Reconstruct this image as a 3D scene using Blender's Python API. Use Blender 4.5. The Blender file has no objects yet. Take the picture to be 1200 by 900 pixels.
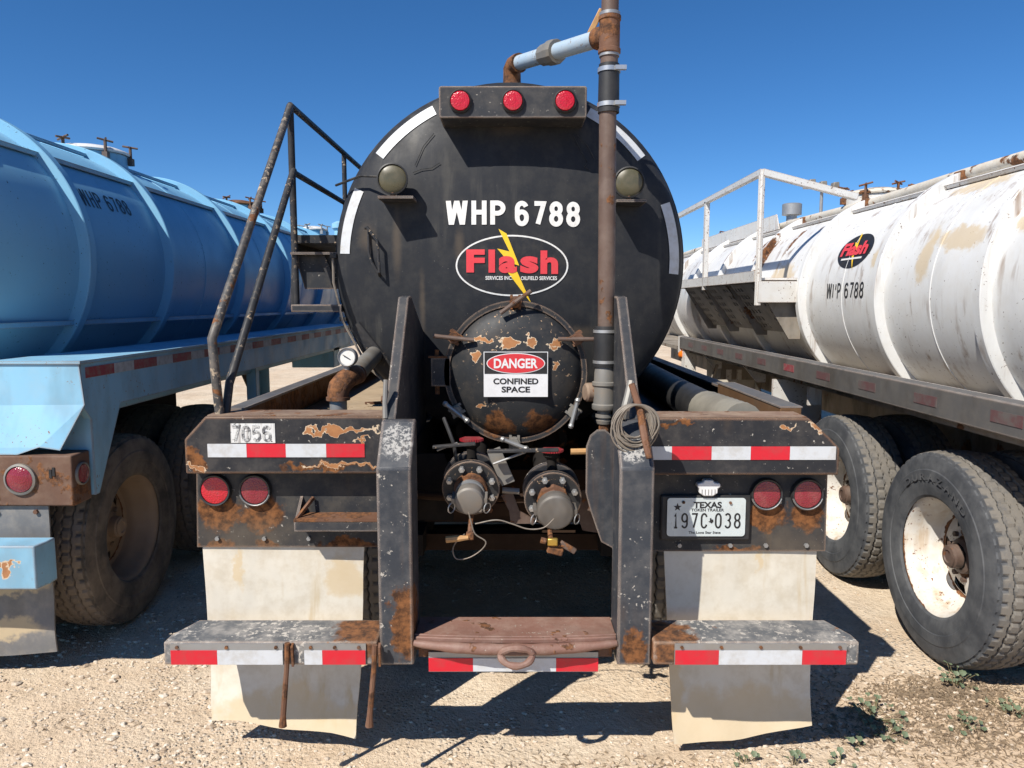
import bpy, bmesh, math, random
from mathutils import Vector, Matrix, noise as mnoise
R = math.radians
rnd = random.Random(7)
scene = bpy.context.scene
C = scene.collection

# ------------------------------------------------------------------ camera, sky, sun, exposure
cam_d = bpy.data.cameras.new('camera'); cam = bpy.data.objects.new('camera', cam_d); C.objects.link(cam)
cam.location = (0, 0, 1.76); cam.rotation_euler = (R(90 - 6.26), 0, 0)
cam_d.sensor_width = 36; cam_d.lens = 25.98; cam_d.clip_start = 0.05; cam_d.clip_end = 6000
scene.camera = cam
SUN = Vector((0.60, 0.71, -1.0)).normalized()            # the way the light travels
elev = math.asin(-SUN.z); azim = math.atan2(-SUN.x, -SUN.y)
world = bpy.data.worlds.new('World'); scene.world = world; world.use_nodes = True
wn = world.node_tree; wn.nodes.clear()
sky = wn.nodes.new('ShaderNodeTexSky'); sky.sky_type = 'NISHITA'; sky.sun_disc = False
sky.sun_elevation = elev; sky.sun_rotation = azim
sky.altitude = 3000; sky.air_density = 1.0; sky.dust_density = 0.0; sky.ozone_density = 6.0
bgn = wn.nodes.new('ShaderNodeBackground'); bgn.inputs[1].default_value = 0.095
wo = wn.nodes.new('ShaderNodeOutputWorld')
hsv = wn.nodes.new('ShaderNodeHueSaturation'); hsv.inputs['Saturation'].default_value = 1.18   # the deep clear-air blue of the photograph
wn.links.new(sky.outputs[0], hsv.inputs['Color']); wn.links.new(hsv.outputs[0], bgn.inputs[0]); wn.links.new(bgn.outputs[0], wo.inputs[0])
sun_d = bpy.data.lights.new('sun', 'SUN'); sun_d.energy = 4.6; sun_d.angle = R(0.5); sun_d.color = (1, .95, .87)
sun = bpy.data.objects.new('sun', sun_d); C.objects.link(sun)
sun.rotation_euler = SUN.to_track_quat('-Z', 'Y').to_euler(); sun.location = (-8, -14, 18)
cy = scene.cycles; cy.max_bounces = 6; cy.diffuse_bounces = 3; cy.glossy_bounces = 2; cy.transmission_bounces = 1; cy.caustics_reflective = False; cy.caustics_refractive = False
vs = scene.view_settings
vs.view_transform = 'Standard'; vs.look = 'None'; vs.exposure = 0.46; vs.gamma = 1; vs.use_curve_mapping = False

# ------------------------------------------------------------------ materials
class NT:
    def __init__(s, name):
        s.m = bpy.data.materials.new(name); s.m.use_nodes = True
        s.t = s.m.node_tree; s.t.nodes.clear()
        s.out = s.n('ShaderNodeOutputMaterial'); s.b = s.n('ShaderNodeBsdfPrincipled')
        s.t.links.new(s.b.outputs[0], s.out.inputs[0])
        s.pos = s.n('ShaderNodeNewGeometry').outputs['Position']
    def n(s, k): return s.t.nodes.new(k)
    def put(s, v, sock):
        if v is None: return
        if hasattr(v, 'is_linked') or hasattr(v, 'links'): s.t.links.new(v, sock)
        elif isinstance(v, (tuple, list)) and len(v) == 3 and sock.type == 'RGBA': sock.default_value = (*v, 1)
        else: sock.default_value = v
    def vec(s, op, a, b):
        n = s.n('ShaderNodeVectorMath'); n.operation = op; s.put(a, n.inputs[0]); s.put(b, n.inputs[1])
        return n.outputs['Value'] if op in ('LENGTH', 'DOT_PRODUCT') else n.outputs[0]
    def noise(s, sc, det=4, vec=None, rough=.55, dist=0):
        n = s.n('ShaderNodeTexNoise'); s.put(vec if vec is not None else s.pos, n.inputs['Vector'])
        n.inputs['Scale'].default_value = sc; n.inputs['Detail'].default_value = min(det, 4)
        n.inputs['Roughness'].default_value = rough; n.inputs['Distortion'].default_value = dist
        return n.outputs['Fac']
    def vor(s, sc, vec=None, feat='F1', out='Distance'):
        n = s.n('ShaderNodeTexVoronoi'); n.feature = feat; n.inputs['Scale'].default_value = sc
        s.put(vec if vec is not None else s.pos, n.inputs['Vector']); return n.outputs[out]
    def step(s, v, lo, hi, a=0., b=1.):
        n = s.n('ShaderNodeMapRange'); n.interpolation_type = 'SMOOTHSTEP'; s.put(v, n.inputs[0])
        for i, q in enumerate((lo, hi, a, b)): n.inputs[i + 1].default_value = q
        return n.outputs[0]
    def mth(s, op, a, b=None, c=None):
        n = s.n('ShaderNodeMath'); n.operation = op; s.put(a, n.inputs[0])
        if b is not None: s.put(b, n.inputs[1])
        if c is not None: s.put(c, n.inputs[2])
        return n.outputs[0]
    def mix(s, f, a, b):
        n = s.n('ShaderNodeMix'); n.data_type = 'RGBA'; s.put(f, n.inputs[0]); s.put(a, n.inputs[6]); s.put(b, n.inputs[7])
        return n.outputs[2]
    def fmix(s, f, a, b):
        n = s.n('ShaderNodeMix'); n.data_type = 'FLOAT'; s.put(f, n.inputs[0]); s.put(a, n.inputs[2]); s.put(b, n.inputs[3])
        return n.outputs[0]
    def bump(s, h, strength=.3, dist=.01, prev=None):
        n = s.n('ShaderNodeBump'); n.inputs['Strength'].default_value = strength; n.inputs['Distance'].default_value = dist
        s.put(h, n.inputs['Height'])
        if prev is not None: s.t.links.new(prev, n.inputs['Normal'])
        return n.outputs[0]
    def set(s, **k):
        for a, v in k.items():
            s.put(v, s.b.inputs[{'col': 'Base Color', 'rough': 'Roughness', 'metal': 'Metallic', 'nor': 'Normal', 'coat': 'Coat Weight', 'spec': 'Specular IOR Level', 'trans': 'Transmission Weight', 'emis': 'Emission Strength'}[a]])
        return s.m

def paint(name, base, rough=.5, spec=.5, metal=0., var=.15, dust=.15, dustcol=(.30, .24, .17), chip=.0, chipcol=(.42, .39, .34),
          rust=.0, rscale=5., streak=.0, streakcol=(.16, .07, .025), edge=.0, edgecol=(.36, .30, .24), sthr=.56, radial=(), spots=(), grime=.0, bump=.15, speck=0.):
    """weathered paint: colour drift, dust film, chips, rust patches, run-off streaks and worn edges, all in world space"""
    t = NT(name)
    big = t.noise(1.7, 3); mid = t.noise(rscale, 9, rough=.62); fine = t.noise(85, 5, rough=.7)
    k = 1 - var; g = 1 + var
    col = t.mix(big, tuple(c * k for c in base), tuple(min(1, c * g) for c in base))
    rg = t.step(mid, .3, .75, rough - .08, rough + .14)
    h = t.mth('MULTIPLY', fine, .25)
    if dust:
        d = t.mth('MULTIPLY', t.step(t.noise(11, 8, rough=.7), .38, .72), dust)
        col = t.mix(d, col, dustcol)
    if grime:
        d = t.mth('MULTIPLY', t.step(t.noise(3.3, 7, t.vec('MULTIPLY', t.pos, (1, 1, .45)), rough=.65), .46, .68), grime)
        col = t.mix(d, col, (.055, .045, .035))
    if streak:
        sv = t.vec('MULTIPLY', t.pos, (14, 14, 1.1))
        m = t.mth('MULTIPLY', t.step(t.noise(1., 5, sv, rough=.6), sthr, sthr + .18), t.step(t.noise(2.1, 3), .42, .62, 0, streak))
        col = t.mix(m, col, streakcol)
    if speck:
        m = t.mth('MULTIPLY', t.step(t.noise(150, 3, rough=.6), .705, .75), t.step(t.noise(4.4, 3), .45, .6, 0, speck))
        col = t.mix(m, col, chipcol)
    if chip:
        m = t.mth('MULTIPLY', t.step(t.noise(48, 6, rough=.68), .66 - .1 * chip, .68 - .1 * chip), t.step(t.noise(3.7, 4), .40, .55))
        col = t.mix(m, col, chipcol); rg = t.fmix(m, rg, .8); h = t.mth('SUBTRACT', h, t.mth('MULTIPLY', m, .5))
    rcol = t.mix(t.step(t.noise(33, 7, rough=.7), .3, .7), (.045, .021, .011), (.24, .098, .035))
    def addrust(m):
        nonlocal col, rg, h
        col = t.mix(m, col, rcol); rg = t.fmix(m, rg, .9)
        h = t.mth('ADD', h, t.mth('MULTIPLY', m, t.noise(120, 4, rough=.75)))
    if rust:
        thr = .72 - .34 * rust
        addrust(t.step(mid, thr, thr + .045))
    if radial:      # rust that follows the rings of a wheel, in the wheel's own space
        oc = t.n('ShaderNodeTexCoord').outputs['Object']; sp = t.n('ShaderNodeSeparateXYZ'); t.put(oc, sp.inputs[0])
        rr0 = t.mth('SQRT', t.mth('ADD', t.mth('MULTIPLY', sp.outputs[1], sp.outputs[1]), t.mth('MULTIPLY', sp.outputs[2], sp.outputs[2])))
        for r0, wd, thr in radial:
            f = t.mth('SUBTRACT', 1., t.mth('DIVIDE', t.mth('ABSOLUTE', t.mth('SUBTRACT', rr0, r0)), wd))
            addrust(t.step(t.mth('ADD', f, t.mth('MULTIPLY', t.mth('SUBTRACT', t.noise(14, 4, rough=.65), .5), 3.)), thr, thr + .25))
    warp = None
    for (c, r, kind, amt) in spots:
        if kind in ('scrape', 'tan', 'rust'):
            if warp is None:
                wn_ = t.n('ShaderNodeTexNoise'); t.put(t.pos, wn_.inputs['Vector']); wn_.inputs['Scale'].default_value = 17; wn_.inputs['Detail'].default_value = 3; wn_.inputs['Roughness'].default_value = .6
                warp = t.vec('MULTIPLY', t.vec('SUBTRACT', wn_.outputs['Color'], (.5, .5, .5)), (.11, .0, .11))
            pp_ = t.vec('ADD', t.pos, warp)
        else: pp_ = t.pos
        v = t.vec('DIVIDE', t.vec('SUBTRACT', pp_, c), r)
        L = t.vec('LENGTH', v, None)
        nz = t.mth('ADD', t.mth('MULTIPLY', t.noise({'tan': 7, 'white': 60, 'rust': 16}.get(kind, 15), 4, rough=.6), .65), t.mth('MULTIPLY', t.noise(52 if kind != 'tan' else 20, 4, rough=.6), .35))
        f = t.mth('ADD', t.mth('SUBTRACT', 1., L), t.mth('MULTIPLY', t.mth('SUBTRACT', nz, .5), 3.2 * amt))
        if kind == 'rust':
            addrust(t.step(f, .1, .35))
        elif kind == 'scrape':
            col = t.mix(t.step(f, .02, .08), col, (.60, .48, .34)); m = t.step(f, .10, .30)
            col = t.mix(m, col, t.mix(t.noise(40, 5), (.46, .22, .09), (.24, .10, .045))); rg = t.fmix(t.step(f, .02, .08), rg, .85)
            h = t.mth('SUBTRACT', h, t.step(f, .02, .08))
        elif kind == 'tan':
            col = t.mix(t.mth('MULTIPLY', t.step(f, .0, .4), .75), col, (.58, .45, .27))
        elif kind == 'stain':
            col = t.mix(t.mth('MULTIPLY', t.step(f, -.1, .9), .38), col, (.15, .115, .08))
        elif kind == 'white':
            m = t.mth('MULTIPLY', t.step(f, .05, .3), t.step(t.noise(75, 4, rough=.7), .44, .56)); col = t.mix(m, col, (.36, .345, .32)); rg = t.fmix(m, rg, .85)
    if edge:
        bv = t.n('ShaderNodeBevel'); bv.samples = 2; bv.inputs['Radius'].default_value = .012
        gn = t.n('ShaderNodeNewGeometry').outputs['Normal']
        dt = t.vec('DOT_PRODUCT', bv.outputs[0], gn)
        e = t.step(dt, .995, .90)
        m = t.step(t.mth('MULTIPLY', e, t.mth('ADD', t.noise(24, 6, rough=.7), .12)), .52 - .22 * edge, .60 - .22 * edge)
        col = t.mix(m, col, t.mix(t.noise(15, 4), edgecol, (.20, .085, .035))); rg = t.fmix(m, rg, .85)
    return t.set(col=col, rough=rg, metal=metal, spec=spec, nor=t.bump(h, bump, .006))

M = {}
BLK = (.021, .022, .025)
M['tank'] = paint('tank_black_paint', (.0225, .024, .028), .5, spec=.18, dust=.13, speck=.6, chip=.0, streak=.45, sthr=.50, streakcol=(.085, .08, .07), var=.22, dustcol=(.13, .12, .10), bump=.10,
    spots=[((-.70, 3.6, 2.07), (.06, .3, .09), 'stain', .25), ((-.55, 3.6, 2.05), (.03, .3, .2), 'stain', .2), ((.0, 3.5, 2.58), (.16, .2, .06), 'stain', .3), ((.1, 3.44, 2.63), (.10, .06, .05), 'stain', .4), ((-.43, 3.6, 1.75), (.02, .3, .22), 'stain', .3), ((.33, 3.6, 1.62), (.10, .3, .04), 'stain', .5), ((-.25, 3.6, 2.02), (.03, .3, .12), 'stain', .4)])
M['frame'] = paint('frame_black_paint', (.034, .036, .041), .55, spec=.25, dust=.25, chip=.12, speck=.8, edge=.75, rust=.05, var=.2, dustcol=(.17, .15, .125), edgecol=(.45, .42, .37))
M['post'] = paint('post_worn_paint', (.036, .041, .050), .5, spec=.3, dust=.4, chip=.22, speck=.8, streak=.35, sthr=.53, streakcol=(.13, .08, .05), edge=.95, edgecol=(.55, .50, .43), dustcol=(.14, .135, .13),
    spots=[((-.38, 2.53, .62), (.07, .2, .17), 'rust', .35), ((.44, 2.53, .53), (.07, .2, .09), 'rust', .35), ((-.41, 2.6, 1.27), (.07, .12, .07), 'white', .35), ((.43, 2.6, 1.24), (.06, .12, .05), 'white', .35)])
M['rail'] = paint('rail_black_paint', (.024, .025, .029), .5, spec=.22, dust=.25, chip=.15, speck=.9, streak=.4, sthr=.52, streakcol=(.10, .065, .04), edge=1.0, edgecol=(.38, .24, .15), dustcol=(.16, .14, .12),
    spots=[((-.66, 2.745, 1.284), (.15, .05, .012), 'scrape', .42), ((-.70, 2.745, 1.146), (.24, .05, .018), 'rust', .35), ((-.62, 2.745, 1.150), (.17, .05, .007), 'scrape', .4), ((-1.2, 2.76, 1.17), (.05, .1, .06), 'rust', .35), ((-1.2, 2.76, 1.145), (.04, .1, .010), 'scrape', .35),
           ((-.57, 2.745, 1.243), (.03, .05, .007), 'scrape', .35), ((1.03, 2.745, 1.296), (.03, .05, .010), 'scrape', .35), ((1.15, 2.8, 1.30), (.05, .08, .02), 'scrape', .5), ((.6, 2.745, 1.31), (.1, .05, .01), 'rust', .4)])
M['panel'] = paint('panel_black_paint', (.030, .032, .036), .55, spec=.22, dust=.30, chip=.10, speck=.9, edge=.6, var=.3, streak=.5, streakcol=(.12, .07, .03), dustcol=(.16, .135, .10),
    spots=[((-1.15, 2.83, .945), (.10, .1, .10), 'rust', .28), ((-.98, 2.83, .935), (.11, .1, .085), 'rust', .28), ((-1.16, 2.83, .79), (.08, .1, .05), 'rust', .3), ((-.97, 2.83, .79), (.06, .1, .045), 'rust', .3),
           ((-.65, 2.83, .80), (.16, .1, .045), 'rust', .3), ((1.00, 2.83, .93), (.10, .1, .08), 'rust', .3), ((1.16, 2.83, .93), (.08, .1, .09), 'rust', .3), ((.86, 2.83, .785), (.14, .1, .03), 'rust', .4),
           ((1.1, 2.83, .80), (.25, .1, .12), 'stain', .3), ((-1.05, 2.83, .84), (.3, .1, .12), 'stain', .3)])
M['rust'] = paint('rusty_steel', (.13, .058, .030), .8, dust=.3, dustcol=(.30, .19, .13), rust=.75, rscale=9, var=.3, bump=.4)
M['rustpipe'] = paint('rusty_pipe_steel', (.105, .066, .049), .6, dust=.4, dustcol=(.20, .15, .12), rust=.35, rscale=16, var=.25, streak=.3, bump=.25)
M['drawbar'] = paint('rubbed_rusty_drawbar', (.215, .110, .080), .62, dust=.5, dustcol=(.33, .23, .18), rust=.30, rscale=8, var=.4, bump=.8, grime=.22, chip=.2, chipcol=(.40, .31, .25))
M['bumper'] = paint('bumper_worn_paint', (.10, .105, .11), .65, dust=.7, dustcol=(.40, .37, .33), chip=1., chipcol=(.5, .46, .4), rust=.30, rscale=7, edge=1., edgecol=(.55, .46, .36), var=.4,
    spots=[((-.52, 2.6, .56), (.16, .2, .08), 'rust', .3), ((.57, 2.55, .53), (.14, .2, .09), 'rust', .3)])
M['lid'] = paint('manhole_black_paint', (.026, .028, .031), .48, spec=.25, dust=.2, speck=1, chip=.22, edge=.35, dustcol=(.15, .12, .09), chipcol=(.42, .29, .18),
    spots=[((-.06, 3.2, 1.22), (.085, .3, .075), 'rust', .28), ((.12, 3.2, 1.225), (.09, .3, .075), 'rust', .28), ((-.01, 3.2, 1.588), (.060, .3, .022), 'scrape', 0.55), ((.085, 3.2, 1.59), (.022, .3, .032), 'scrape', 0.48),
           ((-.13, 3.2, 1.60), (.05, .3, .012), 'scrape', 0.46), ((-.16, 3.2, 1.53), (.022, .3, .022), 'scrape', 0.69), ((.19, 3.2, 1.59), (.022, .3, .024), 'scrape', 0.59), ((.20, 3.2, 1.49), (.026, .3, .011), 'scrape', 0.64), ((-.14, 3.2, 1.31), (.025, .3, .010), 'scrape', 0.73)])
M['galv'] = paint('galvanised_steel', (.34, .34, .335), .45, metal=.55, dust=.3, var=.2, dustcol=(.27, .23, .18), bump=.1, rust=.05)
M['shaderust'] = paint('shaded_dark_rust', (.032, .018, .011), .85, spec=.15, dust=.3, dustcol=(.06, .038, .024), rust=.2, rscale=9, var=.3, bump=.3)  # rust with the shade behind the outlet valves put into its colour
M['zinc'] = paint('zinc_bolt', (.52, .52, .51), .38, metal=.7, dust=.15, var=.2, bump=.05)
M['alu'] = paint('dull_aluminium', (.22, .205, .185), .55, metal=.35, dust=.6, var=.3, grime=.6, dustcol=(.26, .21, .16), bump=.12)
M['coupling'] = paint('grey_coupling', (.23, .22, .20), .55, metal=.3, dust=.5, var=.2, grime=.35, bump=.1)
M['bluepipe'] = paint('pale_blue_pipe', (.33, .43, .52), .55, dust=.35, chip=.5, chipcol=(.2, .14, .1), var=.15, dustcol=(.45, .46, .46), rust=.03)
M['rubber'] = paint('black_rubber', (.018, .018, .019), .55, dust=.12, dustcol=(.12, .11, .1), var=.2, bump=.1)
M['hosecuff'] = paint('grey_hose_cuff', (.21, .195, .16), .7, dust=.4, dustcol=(.3, .27, .22), var=.2, grime=.3)
M['plank'] = paint('weathered_brown_board', (.115, .055, .02), .8, dust=.3, dustcol=(.19, .12, .065), var=.3, grime=.4)
M['flap'] = paint('cream_rubber_flap', (.66, .61, .51), .55, dust=.4, dustcol=(.44, .35, .22), var=.10, streak=.8, sthr=.52, streakcol=(.48, .36, .19), grime=.12, bump=.08, spots=[((-.9, 2.76, .10), (.45, .4, .16), 'tan', .5), ((.9, 2.76, .08), (.45, .4, .2), 'tan', .5), ((-.66, 2.8, .68), (.10, .3, .12), 'tan', .4), ((-1.08, 2.8, .72), (.03, .3, .10), 'tan', .4), ((.62, 2.76, .3), (.06, .3, .25), 'tan', .4), ((.98, 2.8, .78), (.02, .3, .09), 'tan', .5)])
M['greyflap'] = paint('grey_rubber_flap', (.17, .17, .17), .6, dust=.6, dustcol=(.30, .27, .23), var=.3, grime=.4, spots=[((-2.42, 3.38, .22), (.22, .3, .07), 'tan', .3), ((-2.38, 3.38, .44), (.22, .3, .06), 'tan', .4)])
M['deck'] = paint('dusty_deck', (.36, .27, .175), .9, dust=.5, dustcol=(.46, .36, .25), var=.2, grime=.25, bump=.3)
M['deckrust'] = paint('dusty_rubbed_rust', (.20, .125, .085), .85, dust=.6, dustcol=(.34, .255, .18), rust=.35, rscale=10, var=.3, grime=.3, bump=.3)
M['darkdeck'] = paint('dark_deck_liner', (.022, .023, .028), .6, dust=.12, dustcol=(.1, .09, .08), var=.2)
M['under'] = paint('greasy_underframe', (.016, .0145, .0135), .85, spec=.1, dust=.2, dustcol=(.06, .045, .035), rust=.25, var=.3)
M['rail_tube'] = paint('handrail_black_paint', spec=.25, base=(.028, .029, .032), rough=.5, dust=.2, chip=.6, speck=1, chipcol=(.34, .26, .18), dustcol=(.15, .13, .11), rust=.05, rscale=14)
M['rail_worn'] = paint('handrail_worn_paint', (.035, .035, .036), .55, dust=.5, chip=1., chipcol=(.38, .30, .21), dustcol=(.24, .2, .16), rust=.42, rscale=16)
M['blue'] = paint('light_blue_paint', (.215, .46, .635), .38, dust=.10, dustcol=(.30, .42, .50), var=.06, speck=.35, chipcol=(.03, .03, .035), chip=.03, streak=.15, streakcol=(.10, .14, .17), bump=.05)
M['bluefr'] = paint('light_blue_frame_paint', (.235, .475, .64), .45, dust=.2, dustcol=(.36, .45, .50), var=.1, chip=.15, chipcol=(.22, .14, .09), edge=.55, edgecol=(.38, .27, .19), grime=.25, bump=.08,
    spots=[((-2.27, 3.2, .61), (.09, .1, .018), 'scrape', 0.55), ((-2.25, 3.2, .58), (.03, .1, .05), 'scrape', 0.46)])
M['blueshade'] = M['bluefr']
M['white'] = paint('white_tank_paint', (.70, .70, .685), .42, dust=.16, dustcol=(.55, .48, .36), var=.05, speck=.5, chip=.10, chipcol=(.10, .045, .02), streak=.8, sthr=.52, streakcol=(.22, .13, .07), grime=.10, bump=.06,
    spots=[((2.6, 4.25, 2.12), (.3, .30, .09), 'tan', .55), ((2.6, 4.55, 2.02), (.3, .10, .22), 'tan', .5), ((2.75, 4.5, 2.47), (.3, .35, .06), 'tan', .5), ((2.6, 3.72, 2.17), (.3, .12, .07), 'tan', .5), ((2.5, 5.15, 2.06), (.3, .12, .08), 'tan', .5),
           ((2.6, 6.9, 2.0), (.3, .35, .16), 'tan', .6), ((2.5, 7.6, 2.35), (.3, .07, .3), 'rust', .7), ((2.6, 8.0, 2.4), (.3, .06, .25), 'rust', .75), ((2.6, 7.1, 2.45), (.3, .06, .25), 'rust', .7)])
M['whitefr'] = paint('white_frame_paint', (.66, .65, .62), .5, dust=.3, dustcol=(.5, .43, .32), var=.08, chip=.4, chipcol=(.13, .06, .03), rust=.14, rscale=8, streak=.6, streakcol=(.3, .15, .06), edge=.4, edgecol=(.3, .17, .08))
M['whitepipe'] = paint('white_pipe_rusted', (.60, .56, .48), .6, dust=.4, dustcol=(.45, .33, .20), rust=.46, rscale=5, var=.1, edge=0)
M['whiterim'] = paint('white_wheel_paint', (.66, .63, .58), .5, radial=((.216, .014, .35), (.300, .008, .15), (.09, .03, .5)), dust=.35, dustcol=(.50, .38, .22), var=.08, chip=.5, chipcol=(.18, .075, .03), rust=.14, rscale=9, streak=.7, sthr=.5, streakcol=(.42, .26, .11))
M['tanrim'] = paint('dirty_tan_wheel_paint', (.30, .21, .135), .7, radial=((.216, .012, .4),), dust=.5, dustcol=(.33, .25, .17), var=.2, grime=.35)
M['greyrail'] = paint('grey_dusty_side_rail', (.105, .10, .095), .6, dust=.5, dustcol=(.155, .14, .12), var=.15, grime=.5, edge=.25, edgecol=(.45, .42, .38))
M['greasy_white'] = paint('grimy_white_underside', (.28, .25, .21), .7, dust=.5, dustcol=(.25, .19, .13), grime=.7, rust=.3, var=.2)
M['tread_plate'] = paint('grimy_perforated_plate', (.22, .20, .175), .6, dust=.5, dustcol=(.27, .23, .17), grime=.6, var=.2, rust=.06)
M['rustbox'] = paint('rust_brown_lamp_box', (.13, .068, .043), .8, dust=.4, dustcol=(.24, .16, .11), rust=.5, rscale=8, grime=.3, bump=.35)

def simple(name, col, rough=.5, metal=0., dust=.12, dustcol=(.3, .25, .18), sc=30, coat=0):
    t = NT(name); m = t.mth('MULTIPLY', t.step(t.noise(sc, 6, rough=.65), .4, .7), dust)
    return t.set(col=t.mix(m, col, dustcol), rough=t.step(t.noise(sc * .5, 4), .3, .7, max(.05, rough - .08), min(1, rough + .1)), metal=metal, coat=coat, nor=t.bump(t.noise(sc * 3, 3), .05, .003))
M['red_tape'] = simple('red_reflective_tape', (.58, .012, .028), .38, dust=.35, dustcol=(.30, .07, .06), sc=22)
M['white_tape'] = simple('white_reflective_tape', (.56, .58, .60), .38, dust=.5, dustcol=(.40, .37, .32), sc=22)
M['old_red'] = simple('faded_red_tape', (.28, .035, .05), .5, dust=.6, dustcol=(.24, .20, .17))
M['old_white'] = simple('faded_white_tape', (.44, .45, .46), .5, dust=.5, dustcol=(.25, .22, .19))
M['greyred'] = simple('dust-covered_red_tape', (.125, .06, .06), .6, dust=.9, dustcol=(.12, .11, .10), sc=14)
M['letter'] = simple('white_vinyl_lettering', (.76, .75, .72), .5, dust=.35, dustcol=(.42, .40, .36), sc=45)
M['ink'] = simple('black_print', (.012, .012, .014), .5, dust=.05)
M['fadeink'] = simple('faded_dark_print', (.022, .030, .045), .5, dust=.35, dustcol=(.06, .1, .14))
M['logo_red'] = simple('red_vinyl', (.70, .048, .06), .45, dust=.05)
M['logo_yellow'] = simple('yellow_vinyl', (.86, .55, .02), .45, dust=.05)
M['sign_white'] = simple('white_sign_face', (.74, .74, .74), .35, dust=.1)
M['sign_red'] = simple('red_sign_ink', (.62, .03, .04), .35, dust=.05)
M['plate'] = simple('licence_plate_white', (.58, .64, .64), .35, metal=.1, dust=.25, dustcol=(.42, .40, .36), sc=18)
M['brass'] = simple('brass', (.55, .36, .08), .35, metal=.8)
M['redvalve'] = simple('red_valve_paint', (.24, .010, .017), .5, dust=.4, dustcol=(.16, .11, .09))
M['wood'] = simple('tan_painted_lever', (.50, .28, .11), .6, dust=.5, dustcol=(.30, .16, .08))
M['cable'] = simple('grey_steel_cable', (.21, .18, .145), .55, dust=.6, dustcol=(.14, .10, .07), metal=.1)
M['wire'] = simple('black_wire', (.012, .012, .012), .5)
M['amber'] = simple('amber_lens', (.75, .17, .01), .3)
M['gauge_face'] = simple('gauge_face_white', (.74, .72, .67), .3, dust=.2)
M['foglens'] = simple('dirty_lamp_lens', (.085, .078, .045), .35, dust=.5, dustcol=(.13, .11, .07))
def rock_mat():
    t = NT('mixed_limestone_gravel'); c = t.vor(55, out='Color'); g_ = t.vec('DOT_PRODUCT', c, (.4, .3, .3))
    col = t.mix(t.step(g_, .2, .8), (.36, .27, .19), (.68, .60, .49)); col = t.mix(t.step(t.noise(60, 3), .45, .65, 0, .35), col, (.52, .40, .28))
    return t.set(col=col, rough=.95, spec=.2)
M['rockm'] = rock_mat()

def lens(name, base):
    t = NT(name); v = t.vor(150)
    return t.set(col=t.mix(t.step(t.noise(20, 5), .45, .75, 0, .35), base, (.30, .10, .09)), rough=.22, coat=.4, nor=t.bump(v, .5, .004))
M['lens'] = lens('red_lamp_lens', (.50, .010, .024))
M['lens_dull'] = lens('dusty_red_lamp_lens', (.22, .014, .026))

def tyre_mat(name, base, dusty, amt, tread=None):
    t = NT(name)
    f = t.mth('MULTIPLY', t.step(t.noise(7, 7, rough=.65), .3, .68), amt); col = t.mix(f, base, dusty)
    if tread:       # pale road dust ground into the worn tread face
        oc = t.n('ShaderNodeTexCoord').outputs['Object']; sp = t.n('ShaderNodeSeparateXYZ'); t.put(oc, sp.inputs[0])
        r = t.mth('SQRT', t.mth('ADD', t.mth('MULTIPLY', sp.outputs[1], sp.outputs[1]), t.mth('MULTIPLY', sp.outputs[2], sp.outputs[2])))
        m = t.mth('MULTIPLY', t.mth('MULTIPLY', t.step(r, .5085, .5145), t.step(t.mth('ABSOLUTE', sp.outputs[0]), .119, .113)), t.step(t.noise(18, 4, rough=.7), .28, .55, .35, .95))
        col = t.mix(m, col, tread)
    nn = t.bump(t.noise(90, 4), .12, .004)
    return t.set(col=col, rough=t.step(t.noise(12, 4), .3, .7, .62, .85), nor=nn)
M['tyre_letter'] = tyre_mat('raised_tyre_lettering', (.065, .067, .072), (.15, .15, .15), .8)
M['tyre'] = tyre_mat('grey_tyre_rubber', (.046, .049, .055), (.128, .130, .132), .75, (.165, .148, .125))
M['tyre_brown'] = tyre_mat('dusty_brown_tyre_rubber', (.048, .044, .040), (.19, .155, .12), .85, (.18, .145, .11))
def worn_sticker():
    t = NT('worn_white_sticker'); sv = t.vec('MULTIPLY', t.pos, (60, 1, 7))
    col = t.mix(t.step(t.noise(1, 5, sv), .5, .7), (.66, .66, .64), (.36, .34, .32))
    return t.set(col=t.mix(t.step(t.noise(70, 5, rough=.7), .62, .66), col, (.05, .05, .05)), rough=.6)
M['sticker'] = worn_sticker()
def worn_digit():
    t = NT('worn_grey_digit'); return t.set(col=t.mix(t.step(t.noise(45, 5, rough=.7), .42, .56), (.10, .10, .105), (.5, .5, .48)), rough=.6)
M['digit'] = worn_digit()
def ground_mat():
    t = NT('caliche_ground')
    big = t.noise(.55, 5, rough=.6); mid = t.noise(3.2, 7, rough=.65); fine = t.noise(38, 6, rough=.72)
    col = t.mix(t.step(big, .36, .62), (.655, .505, .355), (.71, .59, .445))
    col = t.mix(t.step(mid, .42, .70, 0, .6), col, (.53, .39, .26))
    peb = t.vor(46, out='Color'); pd = t.vor(46)
    pm = t.mth('MULTIPLY', t.step(pd, .42, .30), t.step(t.noise(1.3, 4), .42, .62))
    pv = t.vec('DOT_PRODUCT', peb, (.33, .33, .33))
    col = t.mix(t.mth('MULTIPLY', pm, .7), col, t.mix(pv, (.30, .25, .19), (.68, .62, .52)))
    col = t.mix(t.step(fine, .40, .72, 0, .45), col, (.38, .29, .195))
    col = t.mix(t.step(t.noise(150, 3), .62, .7, 0, .45), col, (.26, .2, .14))
    h = t.mth('ADD', t.mth('MULTIPLY', fine, .7), t.mth('MULTIPLY', pm, t.mth('SUBTRACT', .5, pd)))
    n = t.bump(h, .8, .03)
    return t.set(col=col, rough=.95, spec=.2, nor=n)
M['ground'] = ground_mat()
def leaf_mat(name, a, b):
    t = NT(name); return t.set(col=t.mix(t.noise(30, 4), a, b), rough=.6)
M['leaf'] = leaf_mat('mallow_leaf', (.085, .125, .065), (.17, .20, .12))
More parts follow.
